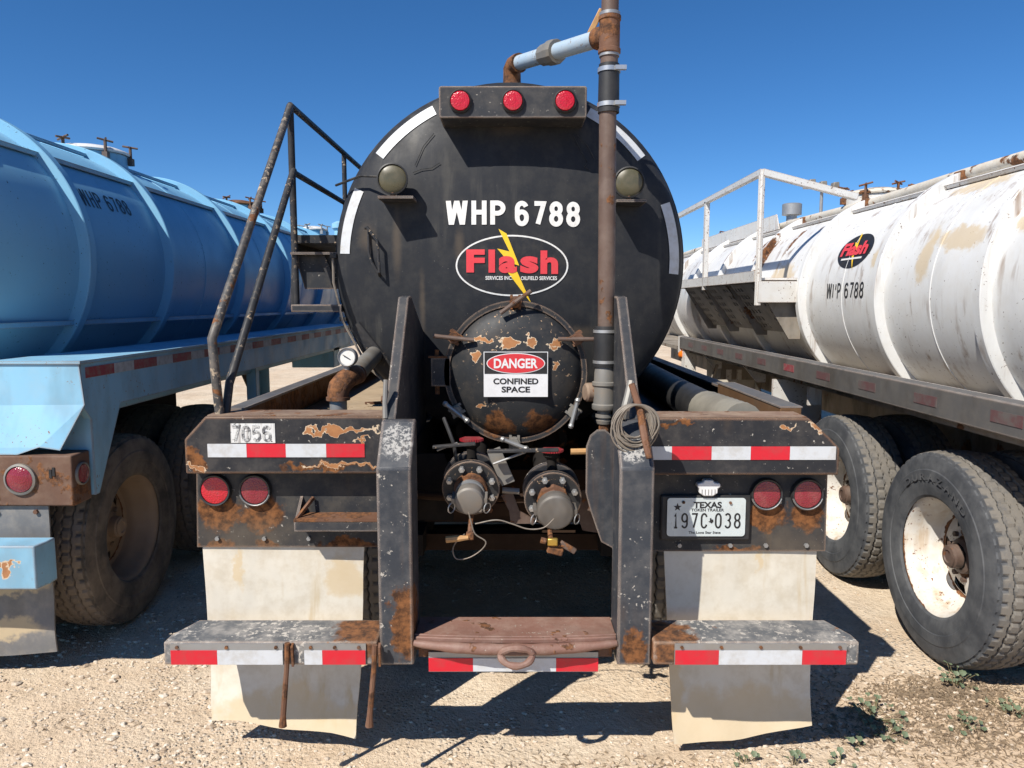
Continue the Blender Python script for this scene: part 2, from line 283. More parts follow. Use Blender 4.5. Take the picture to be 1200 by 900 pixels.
M['stalk'] = leaf_mat('weed_stalk', (.14, .13, .06), (.22, .17, .09))
M['dry'] = leaf_mat('dry_stubble', (.42, .32, .21), (.20, .145, .10))

# ------------------------------------------------------------------ mesh builder
def smooth(pts, k=5):
    P = [Vector(p) for p in pts]; P = [P[0]*2-P[1]] + P + [P[-1]*2-P[-2]]; out = []
    for i in range(1, len(P)-2):
        for j in range(k):
            t = j/k; a, b, c, d = P[i-1:i+3]
            out.append(.5*((2*b) + (c-a)*t + (2*a-5*b+4*c-d)*t*t + (3*b-a-3*c+d)*t**3))
    return out + [P[-2]]
class MB:
    def __init__(s): s.v = []; s.f = []
    def add(s, vs, fs):
        o = len(s.v); s.v += [tuple(p) for p in vs]; s.f += [tuple(i + o for i in q) for q in fs]; return s
    def box(s, x0, x1, y0, y1, z0, z1):
        return s.add([(x0,y0,z0),(x1,y0,z0),(x1,y1,z0),(x0,y1,z0),(x0,y0,z1),(x1,y0,z1),(x1,y1,z1),(x0,y1,z1)],
                     [(0,3,2,1),(4,5,6,7),(0,1,5,4),(1,2,6,5),(2,3,7,6),(3,0,4,7)])
    def obox(s, c, u, v, w):            # centre and three half-axes
        c, u, v, w = map(Vector, (c, u, v, w))
        return s.add([c-u-v-w, c+u-v-w, c+u+v-w, c-u+v-w, c-u-v+w, c+u-v+w, c+u+v+w, c-u+v+w],
                     [(0,3,2,1),(4,5,6,7),(0,1,5,4),(1,2,6,5),(2,3,7,6),(3,0,4,7)])
    def bar(s, a, b, w, t, up=(0,0,1)):  # flat bar from a to b, w across, t thick
        a, b = Vector(a), Vector(b); d = b - a; up = Vector(up)
        x = d.cross(up).normalized(); n = x.cross(d).normalized()
        return s.obox((a+b)/2, d/2, x*w/2, n*t/2)
    def prism(s, poly, plane, a, b):
        n = len(poly); m = {'xz': lambda p, h: (p[0], h, p[1]), 'yz': lambda p, h: (h, p[0], p[1]), 'xy': lambda p, h: (p[0], p[1], h)}[plane]
        return s.add([m(p, a) for p in poly] + [m(p, b) for p in poly],
                     [tuple(range(n)), tuple(range(2*n-1, n-1, -1))] + [(i, (i+1) % n, n+(i+1) % n, n+i) for i in range(n)])
    def tube(s, pts, r, n=10, closed=False):
        P = [Vector(p) for p in pts]; k = len(P); rs = r if isinstance(r, (list, tuple)) else [r]*k
        T = [((P[(i+1) % k] if closed or i+1 < k else P[i]) - (P[i-1] if closed or i else P[i])).normalized() for i in range(k)]
        a = Vector((0,0,1)) if abs(T[0].z) < .9 else Vector((1,0,0)); u = T[0].cross(a).normalized(); rings = []
        for i in range(k):
            u = (u - T[i]*u.dot(T[i])).normalized(); w = T[i].cross(u)
            rings.append([P[i] + (u*math.cos(2*math.pi*j/n) + w*math.sin(2*math.pi*j/n))*rs[i] for j in range(n)])
        fs = [(i*n+j, i*n+(j+1) % n, ((i+1) % k)*n+(j+1) % n, ((i+1) % k)*n+j) for i in range(k if closed else k-1) for j in range(n)]
        if not closed: fs += [tuple(range(n-1, -1, -1)), tuple(range((k-1)*n, k*n))]
        return s.add([p for q in rings for p in q], fs)
    def lathe(s, prof, o, axis, n=24, close=False):   # prof: (along axis, radius)
        o, ax = Vector(o), Vector(axis).normalized(); a = Vector((0,0,1)) if abs(ax.z) < .9 else Vector((1,0,0))
        u = ax.cross(a).normalized(); w = ax.cross(u); vs = []; fs = []; rows = []
        for (h, r) in prof:
            if r < 1e-6: rows.append([len(vs)]); vs.append(o + ax*h)
            else:
                rows.append(list(range(len(vs), len(vs)+n)))
                vs += [o + ax*h + (u*math.cos(2*math.pi*j/n) + w*math.sin(2*math.pi*j/n))*r for j in range(n)]
        pr = list(zip(rows, rows[1:])) + ([(rows[-1], rows[0])] if close else [])
        for A, B in pr:
            for j in range(n):
                q = (A[j % len(A)], A[(j+1) % len(A)], B[(j+1) % len(B)], B[j % len(B)]); q = tuple(dict.fromkeys(q))
                if len(q) > 2: fs.append(q)
        return s.add(vs, fs)
    def cyl(s, a, b, r, n=16, r2=None, ch=0):
        a, b = Vector(a), Vector(b); L = (b-a).length; r2 = r if r2 is None else r2
        pr = [(0,0),(0,r-ch),(ch,r),(L-ch,r2),(L,r2-ch),(L,0)] if ch else [(0,0),(0,r),(L,r2),(L,0)]
        return s.lathe(pr, a, b-a, n)
    def build(s, name, mat, parent=None, bevel=0, smooth=True, ang=35, seg=2, kind=None, fixn=True):
        lo = [min(p[i] for p in s.v) for i in range(3)]; hi = [max(p[i] for p in s.v) for i in range(3)]
        c = Vector([(a+b)/2 for a, b in zip(lo, hi)])
        me = bpy.data.meshes.new(name); me.from_pydata([Vector(p) - c for p in s.v], [], s.f); me.update()
        if fixn:
            bm = bmesh.new(); bm.from_mesh(me); bmesh.ops.recalc_face_normals(bm, faces=bm.faces); bm.to_mesh(me); bm.free()
        if smooth:
            me.polygons.foreach_set('use_smooth', [True]*len(me.polygons)); me.set_sharp_from_angle(angle=R(ang))
        me.materials.append(mat if not isinstance(mat, str) else M[mat])
        o = bpy.data.objects.new(name, me); C.objects.link(o)
        put(o, c, parent)
        if bevel:
            b = o.modifiers.new('bevel', 'BEVEL'); b.width = bevel; b.segments = seg; b.limit_method = 'ANGLE'; b.angle_limit = R(38)
        if kind: o['kind'] = kind
        return o
WP = {}
def put(o, world_loc, parent):
    WP[o.name] = Vector(world_loc)
    if parent is not None: o.parent = parent; o.location = Vector(world_loc) - WP[parent.name]
    else: o.location = world_loc
def empty(name, loc, parent=None):
    o = bpy.data.objects.new(name, None); o.empty_display_size = .2; C.objects.link(o); put(o, loc, parent); return o
def tag(o, label=None, cat=None, group=None, kind=None):
    if label: o['label'] = label
    if cat: o['category'] = cat
    if group: o['group'] = group
    if kind: o['kind'] = kind
    return o

# flat lettering: a text laid out in a u,v plane, cut fine enough to lie on a curved surface
def text2d(body, w=None, h=None, bold=.0, space=1.0):
    cu = bpy.data.curves.new('t', 'FONT'); cu.body = body; cu.size = 1; cu.offset = bold; cu.space_character = space
    cu.align_x = 'LEFT'; cu.fill_mode = 'FRONT' if hasattr(cu, 'fill_mode') else cu.fill_mode; cu.resolution_u = 4
    ob = bpy.data.objects.new('t', cu); C.objects.link(ob)
    dg = bpy.context.evaluated_depsgraph_get(); me = ob.evaluated_get(dg).to_mesh()
    vs = [(p.co.x, p.co.y) for p in me.vertices]; fs = [tuple(p.vertices) for p in me.polygons]
    ob.evaluated_get(dg).to_mesh_clear(); bpy.data.objects.remove(ob); bpy.data.curves.remove(cu)
    x0 = min(p[0] for p in vs); x1 = max(p[0] for p in vs); y0 = min(p[1] for p in vs); y1 = max(p[1] for p in vs)
    sy = h/(y1-y0) if h else w/(x1-x0); sx = w/(x1-x0) if w else sy
    return [((p[0]-(x0+x1)/2)*sx, (p[1]-(y0+y1)/2)*sy) for p in vs], fs
def decal(vs, fs, fn, name, mat, parent, cut=0):
    me = bpy.data.meshes.new('d'); me.from_pydata([(a, b, 0) for a, b in vs], [], fs)
    bm = bmesh.new(); bm.from_mesh(me); bpy.data.meshes.remove(me)
    if cut:
        for ax in (0, 1):
            lo = min(p[ax] for p in vs); hi = max(p[ax] for p in vs); x = lo + cut
            while x < hi:
                co = [0, 0, 0]; co[ax] = x; no = [0, 0, 0]; no[ax] = 1
                bmesh.ops.bisect_plane(bm, geom=bm.verts[:] + bm.edges[:] + bm.faces[:], plane_co=co, plane_no=no); x += cut
    bm.verts.index_update()
    mb = MB(); mb.add([fn(p.co.x, p.co.y) for p in bm.verts], [tuple(q.index for q in f.verts) for f in bm.faces]); bm.free()
    return mb.build(name, mat, parent, smooth=False, fixn=False)
# stroke lettering: condensed bold characters as mitred strips, no overlaps within one strip
def arc(cx, cy, rx, ry, a0, a1, n=12): return [(cx + rx*math.cos(R(a0 + (a1-a0)*i/n)), cy + ry*math.sin(R(a0 + (a1-a0)*i/n))) for i in range(n+1)]
G6 = arc(.5, .72, .5, .28, 25, 180, 10) + arc(.5, .29, .5, .29, 180, 360, 14) + arc(.5, .33, .5, .25, 0, 150, 10)
GLYPH = {'W': [((0, 1), (.25, 0), (.5, .92), (.75, 0), (1, 1))], 'H': [((0, 0), (0, 1)), ((1, 0), (1, 1)), ('t', (0, .52), (1, .52))],
         'P': [((0, 0), (0, 1)), ['t1', (0, 1), (.45, 1)] + arc(.45, .73, .55, .27, 80, -80, 10) + [(.45, .46), (0, .46)]], '7': [((0, 1), (1, 1), (.38, 0))],
         '8': [['c'] + arc(.5, .76, .46, .24, 0, 342, 19), ['c'] + arc(.5, .265, .5, .265, 0, 342, 19)], '6': [G6], '9': [[(1-x, 1-y) for x, y in G6]],
         '0': [['c'] + arc(.5, .68, .5, .32, 0, 180, 10) + arc(.5, .32, .5, .32, 180, 360, 10)], '3': [arc(.48, .76, .48, .24, 150, -70, 12) + arc(.5, .27, .5, .27, 75, -155, 14)],
         'C': [arc(.5, .70, .5, .30, 15, 180, 10) + arc(.5, .30, .5, .30, 180, 345, 10)], '1': [((.22, .80), (.56, 1), (.56, 0)), ((.1, 0), (1, 0))], 'I': [((.5, 0), (.5, 1))], '5': [[(.95, 1), (.08, 1), (.02, .54)] + arc(.5, .32, .48, .32, 120, -150, 14)], 'h': [((0, 0), (0, 1)), ((1, .58), (1, 1))]}
def strip2d(pts, t, closed=False, cl=1.6):
    n = len(pts); L = []; Q = []
    for i in range(n):
        p = Vector(pts[i]); a = Vector(pts[i-1]) if closed or i else None; b = Vector(pts[(i+1) % n]) if closed or i+1 < n else None
        d1 = (p-a).normalized() if a is not None else (b-p).normalized(); d2 = (b-p).normalized() if b is not None else d1
        n1 = Vector((-d1.y, d1.x)); n2 = Vector((-d2.y, d2.x)); m = (n1+n2).normalized(); k = min(cl, 1/max(.2, m.dot(n1)))
        L.append(p + m*t/2*k); Q.append(p - m*t/2*k)
    v = [tuple(p) for p in L + Q]; return v, [(i, (i+1) % n, n+(i+1) % n, n+i) for i in range(n if closed else n-1)]
def glyphs(text, w, h, t, gap):
    """yield (verts, faces, layer) of each stroke, the word centred on 0,0; w is one letter's width"""
    wid = {'W': 1.45*w, 'I': t*1.01, ' ': w*.45, '1': w*.75}; x = 0; out = []
    for ch in text:
        cw = wid.get(ch, w); c0 = len(out)
        if ch == 'W':
            k = 1.08*t/cw; yi = k/(.5-k/2); xi = .25-k/2+.25*yi
            P = [(0, 1), (k, 1), (xi, yi), (.5-k/2, 1), (.5+k/2, 1), (1-xi, yi), (1-k, 1), (1, 1), (.75+k/2, 0), (.75-k/2, 0), (.5, 1-2*k), (.25+k/2, 0), (.25-k/2, 0)]
            out.append(([(x + u*cw, q*h) for u, q in P], [tuple(range(13))], 0, ch)); x += cw + gap; continue
        for k, st in enumerate(GLYPH.get(ch, [])):
            st = list(st); fl = st.pop(0) if isinstance(st[0], str) else ''
            P = [(x + t/2 + u*(cw-t), t/2 + q*(h-t)) for u, q in st]
            if ch not in '893C06WP7h' and len(P) == 2 and P[0][0] == P[1][0]: P = [(P[0][0], 0 if not (ch == '1') else 0), (P[1][0], h)]
            if ch == 'P' and k == 0: P = [(P[0][0], 0), (P[1][0], h)]
            if fl == 't': P = [(P[0][0] + t/2, P[0][1]), (P[1][0] - t/2, P[1][1])]
            if fl == 't1': P[0] = (P[0][0] + t/2, P[0][1]); P[-1] = (P[-1][0] + t/2, P[-1][1])
            v, f = strip2d(P, t, fl == 'c'); out.append((v, f, k, c0))
        x += cw + gap
    x -= gap
    return [([(a - x/2, b - h/2) for a, b in v], f, k, c) for v, f, k, c in out]
def stroke_text(text, w, h, t, gap, fn, name, mat, parent, cut=.04):
    """fn(u, q, e) places a point with e metres of extra lift; each stroke layer is lifted a hair so that none are coplanar"""
    ch = {}
    for v, f, k, c in glyphs(text, w, h, t, gap):
        ch.setdefault(c, MB()).add([fn(a, b, .0004*k) for a, b in v], f)
    for mb in ch.values(): mb.build('letter', mat, parent, smooth=False, fixn=False)
def ell(a, b, n=48): return [(a*math.cos(2*math.pi*i/n), b*math.sin(2*math.pi*i/n)) for i in range(n)], [tuple(range(n))]
def ellring(a, b, w, n=64):
    v = [(a*math.cos(2*math.pi*i/n), b*math.sin(2*math.pi*i/n)) for i in range(n)] + [((a-w)*math.cos(2*math.pi*i/n), (b-w)*math.sin(2*math.pi*i/n)) for i in range(n)]
    return v, [(i, (i+1) % n, n+(i+1) % n, n+i) for i in range(n)]
def rect(w, h, cx=0, cy=0): return [(cx-w/2, cy-h/2), (cx+w/2, cy-h/2), (cx+w/2, cy+h/2), (cx-w/2, cy+h/2)], [(0, 1, 2, 3)]
BOLT = [(-.064, .172), (-.028, .155), (.022, .022), (.030, .020), (.030, .026), (.040, -.008), (.018, .006), (.089, -.178), (-.012, .005), (-.006, .048), (-.071, .078), (-.048, .028), (-.012, .032)]
BOLT = [(-.064, .172), (-.026, .150), (.034, .000), (.008, .008), (.092, -.178), (-.022, -.030), (-.012, .012), (-.070, .080), (-.012, .066)]

# ------------------------------------------------------------------ ground
def axis_pts(lo, hi, st, far):
    p = []; x = lo
    while x <= hi + 1e-6: p.append(x); x += st
    g = st; x = p[-1]
    while x < far: g *= 1.35; x += g; p.append(x)
    g = st; x = p[0]; q = []
    while x > -far: g *= 1.35; x -= g; q.append(x)
    return q[::-1] + p
gx = axis_pts(-4.2, 4.2, .045, 2500); gy = axis_pts(1.2, 8.0, .045, 2500)
def gz(x, y):
    r = max(0., 1 - max(abs(x)/9, abs(y-4)/9))
    return r*(.020*mnoise.noise((x*1.1, y*1.1, 0)) + .011*mnoise.noise((x*3.7, y*3.7, 5)) + .007*mnoise.noise((x*11, y*11, 9))) - .012
gb = MB(); W = len(gx)
gb.add([(x, y, gz(x, y)) for y in gy for x in gx], [(j*W+i, j*W+i+1, (j+1)*W+i+1, (j+1)*W+i) for j in range(len(gy)-1) for i in range(W-1)])
g = gb.build('ground', 'ground', fixn=False); tag(g, 'pale tan caliche gravel yard in hard sunlight', 'ground', kind='structure'); g.location.z += 0

def stone_mb(mb, x, y, s, rr):
    zz = gz(x, y); n = 6; base = rr.random()*6; vs = []; e = [rr.uniform(.65, 1.25) for _ in range(n)]
    for j, (h, k) in enumerate(((-.3, .8), (.25, 1.), (.62, .55))):
        for i in range(n):
            a = base + 2*math.pi*i/n; q = s*k*e[i]*rr.uniform(.85, 1.1)
            vs.append((x + q*math.cos(a)*1.15, y + q*math.sin(a)*.85, zz + s*h*rr.uniform(.8, 1.1)))
    fs = [(j*n+i, j*n+(i+1) % n, (j+1)*n+(i+1) % n, (j+1)*n+i) for j in (0, 1) for i in range(n)] + [tuple(range(2*n, 3*n))]
    mb.add(vs, fs)
sb = MB()
for i in range(30000):
    y = 2.2 + 3.2*rnd.random()**1.4; x = rnd.uniform(-.82, .82)*y*1.15
    d = mnoise.noise((x*.9, y*.9, 3)) + (.35 if x < -.8 else -.1)
    if rnd.random() > .38 + d: continue
    stone_mb(sb, x, y, rnd.choice((.0025, .003, .003, .004, .004, .005, .006, .008, .011)) * rnd.uniform(.8, 1.3), rnd)
for i in range(260):
    y = 2.5 + 1.6*rnd.random(); x = -rnd.uniform(.35, .78)*y*1.05
    stone_mb(sb, x, y, .007 + .017*rnd.random()**2.5, rnd)
o = sb.build('gravel', 'rockm', smooth=False); tag(o, 'loose pale limestone gravel strewn over the yard', 'gravel', kind='stuff')

# ------------------------------------------------------------------ wheels (built once, shared)
def tyre_mesh():
    mb = MB(); n = 216; cols = 52; Rt = .525; hw = .118
    prof = [(-.118, .290), (-.128, .302), (-.134, .325), (-.139, .36), (-.1385, .372), (-.142, .376), (-.143, .405), (-.1425, .425), (-.139, .430), (-.137, .455), (-.132, .475), (-.1315, .482), (-.126, .497)]
    rows = []
    for a in prof: rows.append([a]*n)
    def tri(x): x = x % 1; return 4*abs(x-.5)-1
    for c in range(cols+1):
        w = -1 + 2*c/cols; row = []
        for j in range(n):
            ph = j/n; zz = .045*tri(ph*54); g = 0
            for k, cc in enumerate((-.56, -.19, .19, .56)):
                if abs(w - cc - zz*(1 if k % 2 else -1)) < .034: g = 1
            if abs(w) > .76 and (ph*54) % 1 < .16: g = .7
            if .25 < abs(w) < .5 and (ph*54 + .5) % 1 < .10: g = .6
            crown = Rt - .013*w*w - (.012 if abs(w) > .97 else 0)
            row.append((w*hw, crown - .013*g))
        rows.append(row)
    for a in prof[::-1]: rows.append([(-a[0], a[1])]*n)
    vs = []; fs = []
    for r in rows:
        for j in range(n):
            t = 2*math.pi*j/n; vs.append((r[j][0], r[j][1]*math.cos(t), r[j][1]*math.sin(t)))
    for i in range(len(rows)-1):
        for j in range(n): fs.append((i*n+j, i*n+(j+1) % n, (i+1)*n+(j+1) % n, (i+1)*n+j))
    return mb.add(vs, fs)
def rim_mb():
    X = (1, 0, 0); mb = MB()
    mb.lathe([(-.024, .300), (-.012, .304), (-.010, .298), (-.018, .286), (-.032, .276), (-.06, .268), (-.105, .262), (-.118, .250), (-.150, .247), (-.172, .240), (-.183, .222),
              (-.186, .215), (-.196, .215), (-.20, .25), (-.24, .268), (-.262, .302), (-.268, .302), (-.262, .285), (-.25, .268)], (0, 0, 0), X, 56)
    # disc with hand holes left open between two rings
    n = 60
    def P(r, x, j): t = 2*math.pi*j/n; return (x, r*math.cos(t), r*math.sin(t))
    rr = [(.216, -.186), (.200, -.178), (.150, -.166), (.095, -.160), (.06, -.160)]
    vs = [P(r, x, j) for r, x in rr for j in range(n)]
    fs = [(i*n+j, i*n+(j+1) % n, (i+1)*n+(j+1) % n, (i+1)*n+j) for i in range(4) for j in range(n) if not (i == 1 and j % 12 < 5)]
    mb.add(vs, fs)
    return mb
def hub_mb():
    X = (1, 0, 0); mb = MB().lathe([(-.165, .088), (-.125, .084), (-.115, .060), (-.078, .058), (-.072, .050), (-.066, .050), (-.062, .032), (-.068, .028), (-.068, 0)], (0, 0, 0), X, 24)
    for k in range(10):
        a = 2*math.pi*k/10; y, z = .118*math.cos(a), .118*math.sin(a); mb.cyl((-.165, y, z), (-.135, y, z), .014, 6)
    return mb
def raw_mesh(mb, name, mat, ang=30):
    me = bpy.data.meshes.new(name); me.from_pydata([Vector(p) for p in mb.v], [], mb.f); me.update()
    bm = bmesh.new(); bm.from_mesh(me); bmesh.ops.recalc_face_normals(bm, faces=bm.faces); bm.to_mesh(me); bm.free()
    me.polygons.foreach_set('use_smooth', [True]*len(me.polygons)); me.set_sharp_from_angle(angle=R(ang)); me.materials.append(M[mat]); return me
_ty, _ri, _hu = tyre_mesh(), rim_mb(), hub_mb()
WH = {}
for k, (tm, rm, hm) in {'white': ('tyre', 'whiterim', 'rustpipe'), 'blue': ('tyre_brown', 'tanrim', 'tanrim'), 'black': ('tyre', 'under', 'under')}.items():
    WH[k] = (raw_mesh(_ty, 'tyre', tm, 24), raw_mesh(_ri, 'rim', rm, 40), raw_mesh(_hu, 'hub', hm, 30))
def wheel(root, x, y, out, kind, inner=True, spin=0, z=.515):
    """a dual wheel: x = outer face, out = +1/-1 the way the face looks"""
    e = empty('wheel', (x, y, z), root); rz = 0 if out > 0 else math.pi
    T, I, H = WH[kind]
    for nm, me, dx in [('tyre', T, -.143), ('rim', I, -.022), ('hub', H, -.03)] + ([('inner_tyre', T, -.143-.33)] if inner else []):
        o = bpy.data.objects.new(nm, me); C.objects.link(o); o.parent = e; o.location = (out*dx, 0, 0); o.rotation_euler = (spin, 0, rz); WP[o.name] = WP[e.name]
    return e
def sidewall_letters(w_e, x, y, text, a0, step, r0, h):
    mb_all = []
    for k, chh in enumerate(text):
        v, f = text2d(chh, w=step*r0*.72, h=h, bold=.03); an = a0 + step*k
        mb = MB(); vs = []
        for lift in (0, .0025):
            vs += [(x - lift, y - (r0+q)*math.sin(an + u/r0) , .515 + (r0+q)*math.cos(an + u/r0)) for u, q in v]
        n = len(v); mb.add(vs, [tuple(n+i for i in p) for p in f]); mb.build('sidewall_letter', 'tyre_letter', w_e, smooth=False, fixn=False)

# ------------------------------------------------------------------ the black trailer in front
bt = empty('tank_trailer', (0, 5, 0)); tag(bt, 'black vacuum tank trailer seen from its rear, between the blue and the white one', 'trailer', 'tank trailers parked side by side')
TX, TZ, TR, TY = -.012, 1.957, .86, 3.72
def heady(x, z):
    r2 = ((x-TX)**2 + (z-TZ)**2)/TR**2; return TY - .17*math.sqrt(max(0, 1-r2))
# shell and dished head in one skin, with a rolled rim
pr = [(10.0, 0), (9.95, .5), (9.8, TR-.02), (9.7, TR)] + [(a, TR) for a in (8, 6, 4, 2, .06)] + [(.05, TR+.006), (.0, TR+.006), (-.006, TR-.002)]
for k in range(1, 17):
    a = k/16*math.pi/2; pr.append((-.17*math.sin(a), TR*math.cos(a) if k < 16 else 0))
tank = MB().lathe(pr, (TX, TY, TZ), (0, 1, 0), 96).build('tank', 'tank', bt, ang=50)
hd = lambda e: (lambda u, v: (u, heady(u, v) - e, v))
for yy in (5.2, 6.8, 8.4, 10, 11.6): MB().lathe([(-.03, TR-.01), (-.03, TR+.05), (.03, TR+.05), (.03, TR-.01)], (TX, yy, TZ), (0, 1, 0), 72, True).build('stiffener_ring', 'tank', tank)
def head_strip(name, mat, ax, az, bx, bz, w, e=.003):
    a, b = Vector((ax, az)), Vector((bx, bz)); d = (b-a); L = d.length; d /= L; n = Vector((-d.y, d.x)); c = (a+b)/2
    v, f = rect(L, w)
    return decal(v, f, lambda u, q: (lambda p: (p.x, heady(p.x, p.y)-e, p.y))(c + d*u + n*q), name, mat, tank, cut=.04)
def rim_tape(a0, a1):
    v, f = rect(1, .052); return decal(v, f, lambda u, q: (lambda r, an: (lambda x, z: (x, heady(x, z)-.004, z))(TX + r*math.cos(an), TZ + r*math.sin(an)))(.806 + q, R(a0 + (a1-a0)*(u+.5))), 'reflective_tape', 'white_tape', tank, cut=.05)
rim_tape(141, 116.5); rim_tape(62, 38); rim_tape(177, 154.5); rim_tape(20.5, -4)
sd = head_strip('saddle_strip', 'rail_tube', -.775, 1.65, -.535, 1.345, .06, .012); so = sd.modifiers.new('thickness', 'SOLIDIFY'); so.thickness = .014; so.offset = 0
def lay(v, f, cx, cz, name, mat, e, cut=.05, rot=0):
    cs, sn = math.cos(rot), math.sin(rot)
    return decal(v, f, lambda u, q: (lambda x, z: (x, heady(x, z)-e, z))(cx + u*cs - q*sn, cz + u*sn + q*cs), name, mat, tank, cut=cut)
stroke_text('WHP', .072, .112, .0225, .017, lambda u, q, e: (-.172+u, heady(-.172+u, 2.184+q)-.003-e, 2.184+q), 'lettering', 'letter', tank)
stroke_text('6788', .066, .118, .0225, .015, lambda u, q, e: (.168+u, heady(.168+u, 2.178+q)-.003-e, 2.178+q-.012*u), 'lettering', 'letter', tank)
v, f = ell(.262, .138); lay(v, f, 0, 1.936, 'emblem', 'ink', .002)
v, f = ellring(.268, .144, .0075); lay(v, f, 0, 1.936, 'emblem_border', 'letter', .003)
def bolt(fn, parent, sc=1., mat='logo_yellow'):
    return decal([(a*sc, b*sc) for a, b in BOLT], [tuple(range(len(BOLT)))], fn, 'lightning_bolt', mat, parent, cut=.06*sc)
bolt(lambda u, q: (u, heady(u, q+1.936)-.0045, q+1.936), tank)
for ch, cx, w, h, cz in (('F', -.173, .088, .108, 1.958), ('l', -.096, .031, .108, 1.957), ('a', -.020, .086, .080, 1.941), ('s', .082, .086, .080, 1.940), ('h', .177, .084, .110, 1.952)):
    v, f = text2d(ch, w=w, h=h, bold=.045 if ch != 'l' else .0); lay(v, f, cx, cz, 'emblem_lettering', 'logo_red', .006)
v, f = text2d('SERVICES INC.', w=.128, h=.018, bold=.022); lay(v, f, -.062, 1.878, 'emblem_lettering', 'letter', .005)
v, f = text2d('OILFIELD SERVICES', w=.172, h=.018, bold=.022); lay(v, f, .128, 1.877, 'emblem_lettering', 'letter', .005)
# weld seam and small fittings on the head
MB().tube([(-.700, heady(-.69, 2.115)-.03, 2.115), (-.690, heady(-.69, 2.115)-.045, 2.118), (-.640, heady(-.63, 2.05)-.045, 2.055), (-.632, heady(-.63, 1.9)-.045, 1.905), (-.640, heady(-.63, 1.9)+.01, 1.89), ], .0075, 8).build('grab_handle', 'rail_tube', tank)
MB().tube([(-.690, heady(-.69, 2.11)-.01, 2.11), (-.688, heady(-.69, 2.0)-.02, 2.0), (-.675, heady(-.68, 1.95)-.02, 1.955), (-.640, heady(-.64, 1.9)-.02, 1.90)], .006, 8).build('grab_handle', 'rail_tube', tank)
for pts in ([(-.37, 2.56), (-.42, 2.50), (-.46, 2.41)], [(-.34, 2.42), (-.38, 2.395), (-.43, 2.39), (-.47, 2.375)], [(.29, 2.55), (.33, 2.47), (.36, 2.42), (.34, 2.40), (.37, 2.385)], [(.31, 2.55), (.36, 2.5), (.39, 2.44)]):
    MB().tube([(x, heady(x, z)-.008, z) for x, z in pts], .0017, 5).build('wire', 'wire', tank)
MB().tube([(-.86, 3.69, 2.33), (-.72, 3.60, 2.36), (-.62, 3.53, 2.345), (-.575, 3.50, 2.33)], .006, 6).build('wire', 'wire', tank)
MB().tube([(-.885, 3.70, 2.01), (-.885, 3.70, 1.86), (-.84, 3.68, 1.67), (-.72, 3.66, 1.45), (-.62, 3.64, 1.36)], .0065, 6).build('wire', 'cable', tank)
for z, x in ((1.99, -.885), (1.68, -.845)): MB().box(x-.012, x+.02, 3.685, 3.71, z-.01, z+.01).build('wire_clip', 'wire', tank)
# lamp bar on top of the head
bar = MB().prism([(-.325, 2.588), (.333, 2.588), (.337, 2.60), (.337, 2.722), (.330, 2.728), (-.322, 2.728), (-.329, 2.722), (-.329, 2.60)], 'xz', 3.44, 3.70).build('lamp_bar', 'frame', bt, bevel=.006)
for x in (-.232, .004, .238):
    MB().lathe([(.006, .0), (.004, .052), (-.012, .052), (-.018, .046), (-.012, .044), (-.006, .043)], (x, 3.44, 2.660), (0, 1, 0), 28).build('lamp_bezel', 'rubber', bar)
    MB().lathe([(0, .0435), (-.014, .0435), (-.0185, .041), (-.020, .030), (-.0205, .022), (-.020, .018), (-.022, .010), (-.022, 0)], (x, 3.44, 2.660), (0, 1, 0), 28).build('lamp_lens', 'lens', bar)
# work lamps on brackets
for x, z in ((-.552, 2.329), (.541, 2.313)):
    yh = heady(x, z - .08)
    s = MB().box(x-.062, x+.10 if x < 0 else x+.075, 3.45, yh+.02, z-.094, z-.082).build('lamp_bracket', 'frame', bt)
    MB().cyl((x, 3.50, z-.082), (x, 3.50, z-.06), .012, 8).build('stud', 'rust', s)
    w = MB().lathe([(.055, 0), (.05, .045), (.03, .068), (-.01, .072), (-.016, .072), (-.018, .066), (-.010, .064)], (x, 3.50, z), (-.03 if x < 0 else .05, 1, .02), 28).build('work_lamp', 'rubber', bt)
    MB().lathe([(-.010, .065), (-.019, .05), (-.023, .025), (-.024, 0)], (x, 3.50, z), (-.03 if x < 0 else .05, 1, .02), 28).build('lamp_lens', 'foglens', w)

# rear manhole
MX, MZ, MY = .016, 1.452, 3.33
mh = MB().lathe([(.32, .262), (.02, .262), (.02, .302), (-.012, .302), (-.012, .262)], (MX, MY, MZ), (0, 1, 0), 56, True).build('manhole', 'lid', bt)
MB().lathe([(-.013, .298), (-.030, .305), (-.045, .302), (-.050, .290), (-.058, .285), (-.085, .255), (-.108, .19), (-.122, .10), (-.126, 0)], (MX, MY, MZ), (0, 1, 0), 64).build('lid', 'lid', mh, ang=50)
hx = MX - .302
MB().box(hx-.075, hx+.012, MY-.06, MY+.03, MZ-.062, MZ+.066).build('hinge', 'frame', mh, bevel=.004)
MB().box(hx-.085, hx+.0, MY-.065, MY-.03, MZ+.066, MZ+.073).build('hinge_plate', 'rust', mh)
MB().cyl((hx-.05, MY-.03, MZ-.10), (hx-.05, MY-.03, MZ+.10), .011, 10).build('hinge_pin', 'rust', mh)
